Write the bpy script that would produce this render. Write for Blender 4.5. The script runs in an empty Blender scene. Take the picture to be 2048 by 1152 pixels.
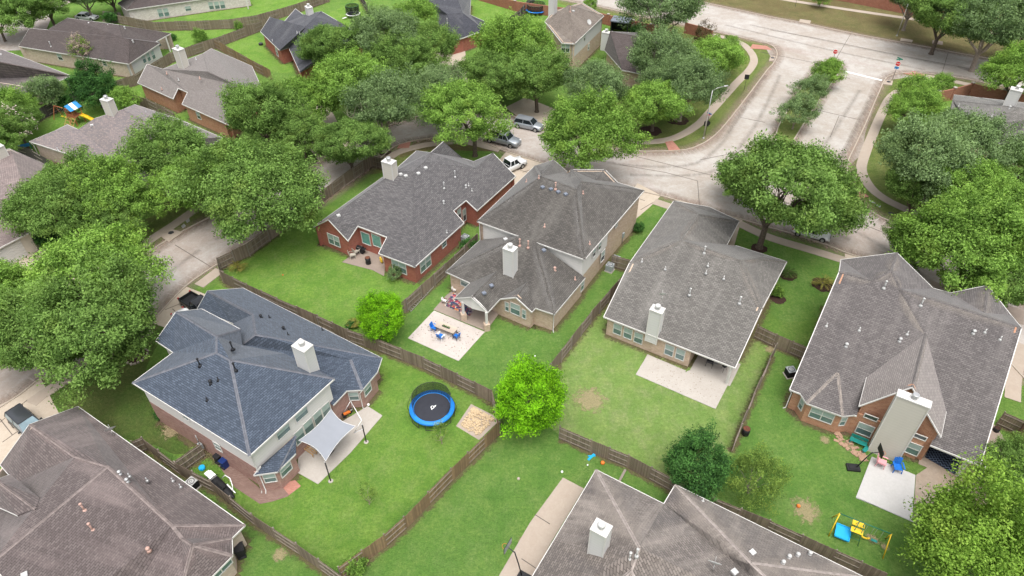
import bpy, bmesh, math, random
import numpy as np
from mathutils import Vector, Matrix, geometry
R = math.radians
sc = bpy.context.scene
COL = sc.collection

# ------------------------------------------------------------------ camera
CAM_H = 55.0
cam_data = bpy.data.cameras.new('camera'); cam = bpy.data.objects.new('camera', cam_data); COL.objects.link(cam)
cam_data.sensor_width = 36.0; cam_data.lens = 1400/2048*36; cam_data.clip_end = 2000; cam_data.clip_start = 1
PITCH, ROLL = R(41.0), R(-0.5)
cam.matrix_world = Matrix.Translation((0, 0, CAM_H)) @ Matrix.Rotation(math.pi/2-PITCH, 4, 'X') @ Matrix.Rotation(ROLL, 4, 'Z')
sc.camera = cam
sc.render.resolution_x = 1024; sc.render.resolution_y = 576
# ------------------------------------------------------------------ sky and overcast sun
SUN_EL, SUN_AZ = 72, 170      # azimuth clockwise from +y
w = bpy.data.worlds.new('World'); sc.world = w; w.use_nodes = True
nt = w.node_tree; bgn = nt.nodes['Background']
sky = nt.nodes.new('ShaderNodeTexSky'); sky.sky_type = 'NISHITA'; sky.sun_disc = False
sky.sun_elevation = R(SUN_EL); sky.sun_rotation = R(SUN_AZ); sky.air_density = 1.0; sky.dust_density = 6.0; sky.ozone_density = 1.0
hs = nt.nodes.new('ShaderNodeHueSaturation'); hs.inputs['Saturation'].default_value = 0.25
nt.links.new(sky.outputs[0], hs.inputs['Color']); nt.links.new(hs.outputs[0], bgn.inputs[0]); bgn.inputs[1].default_value = 0.15
sl = bpy.data.lights.new('sun', 'SUN'); sun = bpy.data.objects.new('sun', sl); COL.objects.link(sun)
sl.energy = 1.0; sl.angle = R(50); sl.color = (1.0, 0.97, 0.92)
az, el = R(SUN_AZ), R(SUN_EL)
sdir = Vector((math.sin(az)*math.cos(el), math.cos(az)*math.cos(el), math.sin(el)))
sun.rotation_euler = sdir.to_track_quat('Z', 'Y').to_euler()
sc.view_settings.view_transform = 'Standard'; sc.view_settings.look = 'None'; sc.view_settings.gamma = 1
sc.view_settings.exposure = 0.78

# ------------------------------------------------------------------ survey: photograph point -> place on the land
FPX = 1400.0
def ray(x, y):
    x -= 1024; y -= 576; c, s = math.cos(ROLL), math.sin(ROLL); x, y = c*x+s*y, -s*x+c*y
    return np.array([x, FPX*math.cos(PITCH)-y*math.sin(PITCH), -FPX*math.sin(PITCH)-y*math.cos(PITCH)])
def G(x, y, z=0.0):
    d = ray(x, y); t = (CAM_H-z)/-d[2]; return Vector((d[0]*t, d[1]*t, z))
def hgt(base, x, y):      # height of the point seen at x,y standing above base
    d = ray(x, y); b = np.array(base[:2]); k = (d[:2]@b)/(d[:2]@d[:2]); return CAM_H+d[2]*k

# ------------------------------------------------------------------ helpers
def tag(o, label=None, cat=None, group=None, kind=None):
    if label: o['label'] = label
    if cat: o['category'] = cat
    if group: o['group'] = group
    if kind: o['kind'] = kind
    return o
def thing(name, label, cat, loc=(0, 0, 0), rz=0.0, group=None, scale=None):
    o = bpy.data.objects.new(name, None); COL.objects.link(o); o.location = loc; o.rotation_euler = (0, 0, rz)
    o.empty_display_size = 0.2
    if scale: o.scale = scale
    return tag(o, label, cat, group)
class MB:
    def __init__(s): s.v = []; s.f = []; s.uv = []; s.t = []; s.sm = []; s.mi = {}
    def face(s, pts, tint=0.5, nrm=None, smooth=False):
        n = len(s.v); pts = [Vector(p) for p in pts]; s.v += pts; s.f.append(tuple(range(n, n+len(pts))))
        if nrm is None:
            nrm = Vector((0, 0, 0))
            for i in range(len(pts)):
                a, b = pts[i], pts[(i+1) % len(pts)]; nrm += a.cross(b)
            nrm = nrm.normalized() if nrm.length > 1e-9 else Vector((0, 0, 1))
        if abs(nrm.z) > 0.999: u, v = Vector((1, 0, 0)), Vector((0, 1, 0))
        else: u = Vector((0, 0, 1)).cross(nrm).normalized(); v = nrm.cross(u)
        s.uv += [(p.dot(u), p.dot(v)) for p in pts]; s.t += [tint]*len(pts); s.sm.append(smooth)
        return s
    def box(s, c, size, rz=0.0, tint=0.5, M=None):
        hx, hy, hz = size[0]/2, size[1]/2, size[2]/2; q = Matrix.Rotation(rz, 3, 'Z'); c = Vector(c)
        P = [c+q @ Vector((x*hx, y*hy, z*hz)) for z in (-1, 1) for y in (-1, 1) for x in (-1, 1)]
        if M: P = [M @ p for p in P]
        for f in ((0, 2, 3, 1), (4, 5, 7, 6), (0, 1, 5, 4), (2, 6, 7, 3), (0, 4, 6, 2), (1, 3, 7, 5)): s.face([P[i] for i in f], tint)
        return s
    def bar(s, a, b, w, h=None, tint=0.5):
        a, b = Vector(a), Vector(b); h = h or w; d = (b-a).normalized()
        u = d.cross(Vector((0, 0, 1))); u = u.normalized() if u.length > 1e-4 else Vector((1, 0, 0)); v = u.cross(d)
        P = [p+u*(x*w/2)+v*(y*h/2) for p in (a, b) for y in (-1, 1) for x in (-1, 1)]
        for f in ((0, 2, 3, 1), (4, 5, 7, 6), (0, 1, 5, 4), (2, 6, 7, 3), (0, 4, 6, 2), (1, 3, 7, 5)): s.face([P[i] for i in f], tint)
        return s
    def tube(s, pts, rad, n=8, tint=0.5, cap=True):
        pts = [Vector(p) for p in pts]; rs = rad if isinstance(rad, (list, tuple)) else [rad]*len(pts); rings = []
        pu = None
        for i, p in enumerate(pts):
            d = (pts[min(i+1, len(pts)-1)]-pts[max(i-1, 0)]).normalized()
            if pu is None: u = d.orthogonal().normalized()
            else: u = (pu-d*pu.dot(d)).normalized()
            pu = u; v = d.cross(u)
            rings.append([p+(u*math.cos(2*math.pi*k/n)+v*math.sin(2*math.pi*k/n))*rs[i] for k in range(n)])
        for a, b in zip(rings, rings[1:]):
            for k in range(n): s.face([a[k], a[(k+1) % n], b[(k+1) % n], b[k]], tint, smooth=True)
        if cap: s.face(rings[0][::-1], tint); s.face(rings[-1], tint)
        return s
    def lathe(s, c, prof, n=16, tint=0.5):   # prof = [(r,z)..]
        c = Vector(c); R_ = [[c+Vector((r*math.cos(2*math.pi*k/n), r*math.sin(2*math.pi*k/n), z)) for k in range(n)] for r, z in prof]
        for a, b in zip(R_, R_[1:]):
            for k in range(n): s.face([a[k], a[(k+1) % n], b[(k+1) % n], b[k]], tint, smooth=True)
        if prof[-1][0] > 1e-3: s.face(R_[-1], tint)
        if prof[0][0] > 1e-3: s.face(R_[0][::-1], tint)
        return s
    def poly(s, pts, tint=0.5, nrm=None):    # flat polygon of any outline, triangulated
        pts = [Vector(p) for p in pts]
        if nrm is None:
            nrm = Vector((0, 0, 0))
            for i in range(len(pts)): nrm += pts[i].cross(pts[(i+1) % len(pts)])
            nrm.normalize()
        if len(pts) < 4: return s.face(pts, tint, nrm)
        for t in geometry.tessellate_polygon([pts]):
            q = [pts[i] for i in t]
            if (q[1]-q[0]).cross(q[2]-q[0]).dot(nrm) < 0: q = q[::-1]
            s.face(q, tint, nrm)
        return s
    def build(s, name, mat, parent=None, org=None, link=True):
        me = bpy.data.meshes.new(name); o = Vector(org) if org is not None else Vector((0, 0, 0))
        me.from_pydata([p-o for p in s.v], [], s.f)
        uvl = me.uv_layers.new(name='uv'); uvl.data.foreach_set('uv', [c for q in s.uv for c in q])
        at = me.attributes.new('tint', 'FLOAT', 'CORNER'); at.data.foreach_set('value', s.t)
        me.polygons.foreach_set('use_smooth', s.sm)
        me.materials.append(MAT(mat)); me.update()
        for k_, (i0, i1) in s.mi.items():
            me.materials.append(MAT(k_))
            for i_ in range(i0, i1): me.polygons[i_].material_index = len(me.materials)-1
        if any(s.sm):
            bm = bmesh.new(); bm.from_mesh(me); bmesh.ops.remove_doubles(bm, verts=bm.verts, dist=1e-4); bm.to_mesh(me); bm.free()
        ob = bpy.data.objects.new(name, me)
        if link: COL.objects.link(ob)
        if parent: ob.parent = parent
        elif org is not None: ob.location = org
        return ob
def copy_thing(root, loc, rz=0.0, scale=None, label=None, group=None):
    def cp(o, par):
        c = o.copy(); COL.objects.link(c); c.parent = par
        for ch in list(o.children): cp(ch, c)
        return c
    r = cp(root, None); r.location = loc; r.rotation_euler = (0, 0, rz)
    if scale: r.scale = scale
    if label: r['label'] = label
    if group: r['group'] = group
    return r

# ------------------------------------------------------------------ materials
_M = {}
class N:
    def __init__(s, name):
        s.m = bpy.data.materials.new(name); s.m.use_nodes = True; s.t = s.m.node_tree; s.b = s.t.nodes['Principled BSDF']; s.b.inputs['Roughness'].default_value = .85
        s.b.inputs['Specular IOR Level'].default_value = .3
    def n(s, typ, **k):
        x = s.t.nodes.new('ShaderNode'+typ)
        for a, b in k.items():
            if a in x.inputs.keys() if not hasattr(x, a) else False: x.inputs[a].default_value = b
            else: setattr(x, a, b)
        return x
    def l(s, a, b): s.t.links.new(a, b)
    def coord(s, kind='Object', scale=(1, 1, 1)):
        c = s.n('TexCoord'); mp = s.n('Mapping'); mp.inputs['Scale'].default_value = scale
        s.l(c.outputs[kind], mp.inputs[0]); return mp.outputs[0]
    def wcoord(s, scale=(1, 1, 1)):
        g = s.n('NewGeometry'); mp = s.n('Mapping'); mp.inputs['Scale'].default_value = scale; s.l(g.outputs['Position'], mp.inputs[0]); return mp.outputs[0]
    def noise(s, vec, scale, detail=4, rough=.6, lo=.3, hi=.7, dist=0.0):
        x = s.n('TexNoise'); x.inputs['Scale'].default_value = scale; x.inputs['Detail'].default_value = detail; x.inputs['Roughness'].default_value = rough
        x.inputs['Distortion'].default_value = dist
        s.l(vec, x.inputs['Vector']); r = s.n('MapRange'); r.inputs[1].default_value = lo; r.inputs[2].default_value = hi; s.l(x.outputs[0], r.inputs[0]); return r.outputs[0]
    def mix(s, f, a, b, mode='MIX'):
        x = s.n('Mix'); x.data_type = 'RGBA'; x.blend_type = mode
        for i, q in ((0, f), (6, a), (7, b)):
            if isinstance(q, (int, float)): x.inputs[i].default_value = q
            elif isinstance(q, tuple): x.inputs[i].default_value = (*q, 1) if len(q) == 3 else q
            else: s.l(q, x.inputs[i])
        return x.outputs[2]
    def attr(s, name):
        x = s.n('Attribute'); x.attribute_name = name; return x.outputs['Fac']
    def math(s, op, a, b=0.0):
        x = s.n('Math'); x.operation = op
        for i, q in ((0, a), (1, b)):
            if isinstance(q, (int, float)): x.inputs[i].default_value = q
            else: s.l(q, x.inputs[i])
        return x.outputs[0]
    def bump(s, h, strength=.3, dist=.02):
        x = s.n('Bump'); x.inputs['Strength'].default_value = strength; x.inputs['Distance'].default_value = dist; s.l(h, x.inputs['Height']); s.l(x.outputs[0], s.b.inputs['Normal'])
    def out(s, col, rough=None, metal=None):
        if isinstance(col, tuple): s.b.inputs['Base Color'].default_value = (*col, 1)
        else: s.l(col, s.b.inputs['Base Color'])
        if rough is not None: s.b.inputs['Roughness'].default_value = rough
        if metal is not None: s.b.inputs['Metallic'].default_value = metal
        return s.m
def scl(c, k): return tuple(min(1, x*k) for x in c)

def m_shingle(name, c1, c2, stain, stain_amt=.5, light=None):
    s = N(name); uv = s.coord('UV')
    b = s.n('TexBrick'); b.offset = .5; b.inputs['Scale'].default_value = 1; b.inputs['Brick Width'].default_value = .42; b.inputs['Row Height'].default_value = .185
    b.inputs['Mortar Size'].default_value = .028; b.inputs['Mortar Smooth'].default_value = .3; b.inputs['Bias'].default_value = -.1
    c1, c2 = scl(c1, .60), scl(c2, .74); stain = scl(stain, .75); light = scl(light, .95) if light else None
    b.inputs['Color1'].default_value = (*c1, 1); b.inputs['Color2'].default_value = (*c2, 1); b.inputs['Mortar'].default_value = (*scl(c1, .45), 1)
    s.l(uv, b.inputs['Vector'])
    fine = s.noise(s.coord('UV', (1, 1, 1)), 9, 3, .7, .25, .75)
    col = s.mix(s.math('MULTIPLY', fine, .35), b.outputs['Color'], scl(c2, 1.25))
    streak = s.noise(s.coord('UV', (.55, .10, 1)), 1.0, 5, .65, .42, .72)
    big = s.noise(s.coord('UV', (.18, .12, 1)), 1.0, 3, .6, .35, .7)
    col = s.mix(s.math('MULTIPLY', s.math('MULTIPLY', streak, big), stain_amt), col, stain)
    if light:
        lt = s.noise(s.coord('UV', (.30, .06, 1)), 1.3, 4, .7, .5, .75)
        col = s.mix(s.math('MULTIPLY', lt, .55), col, light)
    s.b.inputs['Sheen Weight'].default_value = .28; s.b.inputs['Sheen Roughness'].default_value = .45; s.b.inputs['Specular IOR Level'].default_value = .2; s.bump(b.outputs['Fac'], .6, -.015)
    return s.out(col, .9)
def m_wear(name, c):
    s = N(name); t = s.attr('tint'); v = s.noise(s.coord('UV', (.9, .25, 1)), 2.2, 6, .75, .25, .75); a = s.math('MULTIPLY', s.math('MULTIPLY', t, 1.15), v); g = s.noise(s.coord('UV'), 12, 2, .6, .3, .7)
    s.l(a, s.b.inputs['Alpha']); return s.out(s.mix(g, scl(c, .8), scl(c, 1.1)), .95)
def m_soil(name, c):
    s = N(name); t = s.attr('tint'); p = s.wcoord(); v = s.noise(p, 1.7, 7, .8, .3, .7); a = s.math('ADD', s.math('MULTIPLY', t, .9), s.math('SUBTRACT', v, .85)); r = s.n('MapRange'); r.inputs[1].default_value = 0; r.inputs[2].default_value = .35; s.l(a, r.inputs[0])
    g = s.noise(p, 9, 3, .7, .3, .7); s.l(s.math('MULTIPLY', r.outputs[0], .6), s.b.inputs['Alpha']); return s.out(s.mix(g, scl(c, .7), scl(c, 1.2)), .95)
def m_brick(name, c1, c2, mort):
    s = N(name); b = s.n('TexBrick'); b.inputs['Scale'].default_value = 1; b.inputs['Brick Width'].default_value = .30; b.inputs['Row Height'].default_value = .11
    b.inputs['Mortar Size'].default_value = .012; b.inputs['Color1'].default_value = (*c1, 1); b.inputs['Color2'].default_value = (*c2, 1); b.inputs['Mortar'].default_value = (*mort, 1)
    s.l(s.coord('UV'), b.inputs['Vector']); v = s.noise(s.coord('UV'), 1.6, 4, .6, .3, .75)
    col = s.mix(s.math('MULTIPLY', v, .4), b.outputs['Color'], scl(c1, .6)); s.bump(b.outputs['Fac'], .4, -.01)
    return s.out(col, .9)
def m_plain(name, c, rough=.7, metal=0, var=.15, scale=2.0, bump=0):
    s = N(name); v = s.noise(s.wcoord(), scale, 4, .6, .3, .7)
    if bump: s.bump(v, bump, .01)
    return s.out(s.mix(v, scl(c, 1-var), scl(c, 1+var)), rough, metal)
def m_siding(name, c):
    s = N(name); wv = s.n('TexWave'); wv.wave_type = 'BANDS'; wv.bands_direction = 'Y'; wv.wave_profile = 'SAW'; wv.inputs['Scale'].default_value = .95
    s.l(s.coord('UV'), wv.inputs['Vector']); v = s.noise(s.coord('UV', (1, .2, 1)), 1.5, 4, .6, .3, .8)
    col = s.mix(s.math('MULTIPLY', wv.outputs['Fac'], .25), c, scl(c, .72)); col = s.mix(s.math('MULTIPLY', v, .25), col, scl(c, .75))
    s.bump(wv.outputs['Fac'], .4, -.02); return s.out(col, .75)
def m_grass(name, dark, mid, dry, dry_amt=.5, worn=.0):
    s = N(name); p = s.wcoord()
    a = s.noise(p, .25, 6, .7, .38, .62, .3); b = s.noise(p, 1.6, 6, .8, .38, .66); c = s.noise(p, 3.6, 7, .88, .40, .60); d = s.noise(p, 9, 4, .85, .36, .64)
    col = s.mix(a, dark, mid); col = s.mix(s.math('MULTIPLY', b, .5), col, scl(mid, 1.3))
    e = s.noise(s.wcoord((1.1, .8, 1)), .42, 8, .82, .46, .64, .3); col = s.mix(s.math('MULTIPLY', e, dry_amt), col, dry)
    f2 = s.noise(p, .55, 6, .75, .46, .62); col = s.mix(s.math('MULTIPLY', f2, .5), col, (min(1, mid[0]*1.75), mid[1]*1.32, mid[2]*1.6)); f3 = s.noise(s.wcoord((1, 1, 2)), .8, 6, .8, .53, .68); col = s.mix(s.math('MULTIPLY', f3, .45), col, dark)
    if worn:
        f = s.noise(p, .13, 4, .6, .48, .62); col = s.mix(s.math('MULTIPLY', f, worn), col, (.16, .105, .06))
    col = s.mix(s.math('MULTIPLY', c, .62), col, scl(dark, .62)); col = s.mix(s.math('MULTIPLY', d, .4), col, scl(mid, 1.7)); q = s.noise(p, 3.2, 3, .7, .4, .7); col = s.mix(s.math('MULTIPLY', q, .4), col, scl(dark, .9))
    s.b.inputs['Specular IOR Level'].default_value = .05; s.bump(s.math('ADD', c, d), .9, .06); return s.out(col, .95)
def m_concrete(name, base, stain, tint2, joint=None, amt=.6):
    s = N(name); p = s.wcoord(); a = s.noise(p, .10, 8, .78, .40, .62, .25); b = s.noise(p, .7, 7, .78, .38, .72, .3); c = s.noise(p, 6, 5, .7, .3, .8)
    col = s.mix(s.math('MULTIPLY', a, amt), base, tint2); col = s.mix(s.math('MULTIPLY', b, .5), col, stain); col = s.mix(s.math('MULTIPLY', c, .35), col, scl(stain, .8)); h_ = s.noise(p, 2.4, 6, .8, .5, .72); col = s.mix(s.math('MULTIPLY', h_, .3), col, scl(tint2, 1.15))
    g = s.noise(p, 40, 2, .6, .25, .8); col = s.mix(s.math('MULTIPLY', g, .12), col, (.1, .09, .08))
    s.bump(c, .3, .01); return s.out(col, .9)
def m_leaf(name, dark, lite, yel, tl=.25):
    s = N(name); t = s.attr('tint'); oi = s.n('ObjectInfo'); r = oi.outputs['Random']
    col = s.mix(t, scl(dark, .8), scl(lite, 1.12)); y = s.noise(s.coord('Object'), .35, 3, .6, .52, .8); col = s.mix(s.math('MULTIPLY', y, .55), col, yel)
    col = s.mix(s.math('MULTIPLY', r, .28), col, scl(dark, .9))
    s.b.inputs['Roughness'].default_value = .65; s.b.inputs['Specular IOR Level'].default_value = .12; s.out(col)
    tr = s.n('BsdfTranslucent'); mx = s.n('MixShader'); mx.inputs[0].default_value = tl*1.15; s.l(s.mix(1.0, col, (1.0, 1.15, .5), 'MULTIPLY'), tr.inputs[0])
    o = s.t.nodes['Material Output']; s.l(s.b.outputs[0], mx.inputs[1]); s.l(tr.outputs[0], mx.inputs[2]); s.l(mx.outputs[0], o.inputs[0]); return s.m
def m_wood(name, c, c2, amt=.6):
    s = N(name); t = s.attr('tint'); v = s.noise(s.coord('UV', (1, .25, 1)), 7, 4, .7, .3, .75)
    col = s.mix(t, scl(c, .55), scl(c, 1.35)); col = s.mix(s.math('MULTIPLY', v, amt), col, c2); s.bump(v, .4, .01); return s.out(col, .9)
def m_glass(name, c, rough=.12):
    s = N(name); s.b.inputs['Specular IOR Level'].default_value = .8; v = s.noise(s.wcoord(), .8, 2, .5, .3, .7); return s.out(s.mix(v, scl(c, .7), scl(c, 1.2)), rough)
def m_paint(name, c, rough=.3, metal=0.0, coat=.6):
    s = N(name); s.b.inputs['Coat Weight'].default_value = coat; s.b.inputs['Coat Roughness'].default_value = .08; v = s.noise(s.wcoord(), 1.5, 4, .6, .3, .8)
    return s.out(s.mix(s.math('MULTIPLY', v, .15), c, scl(c, .7)), rough, metal)
def m_rug(name, kind):
    s = N(name)
    if kind == 'maze':
        v = s.n('TexChecker'); v.inputs['Scale'].default_value = 3.2; s.l(s.coord('UV'), v.inputs[0]); b = s.n('TexBrick'); b.inputs['Scale'].default_value = 1; b.inputs['Brick Width'].default_value = .5; b.inputs['Row Height'].default_value = .25
        b.inputs['Mortar Size'].default_value = .035; b.inputs['Color1'].default_value = b.inputs['Color2'].default_value = (.012, .016, .03, 1); b.inputs['Mortar'].default_value = (.10, .13, .19, 1)
        s.l(s.coord('UV'), b.inputs['Vector']); b2 = s.n('TexBrick'); b2.inputs['Scale'].default_value = 1; b2.inputs['Brick Width'].default_value = .5; b2.inputs['Row Height'].default_value = .25
        b2.inputs['Mortar Size'].default_value = .035; b2.inputs['Color1'].default_value = b2.inputs['Color2'].default_value = (.012, .016, .03, 1); b2.inputs['Mortar'].default_value = (.10, .13, .19, 1)
        mp = s.n('Mapping'); mp.inputs['Rotation'].default_value = (0, 0, R(90)); s.l(s.coord('UV'), mp.inputs[0]); s.l(mp.outputs[0], b2.inputs['Vector'])
        return s.out(s.mix(v.outputs['Fac'], b.outputs['Color'], b2.outputs['Color']), .9)
    vo = s.n('TexVoronoi'); vo.inputs['Scale'].default_value = 4; s.l(s.coord('UV'), vo.inputs['Vector']); cr = s.n('ValToRGB'); e = cr.color_ramp; e.interpolation = 'CONSTANT'
    e.elements[0].color = (.35, .04, .05, 1); e.elements[1].color = (.55, .5, .4, 1); e.elements[1].position = .8
    for p, c in ((.2, (.5, .2, .08, 1)), (.36, (.03, .06, .12, 1)), (.5, (.45, .25, .28, 1)), (.65, (.04, .05, .06, 1))): k = e.elements.new(p); k.color = c
    sp = s.n('SeparateColor'); s.l(vo.outputs['Color'], sp.inputs[0]); s.l(sp.outputs[0], cr.inputs[0])
    big = s.noise(s.coord('UV'), .9, 2, .5, .48, .52); return s.out(s.mix(s.math('MULTIPLY', big, .6), cr.outputs[0], (.03, .05, .09)), .95)
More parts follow.
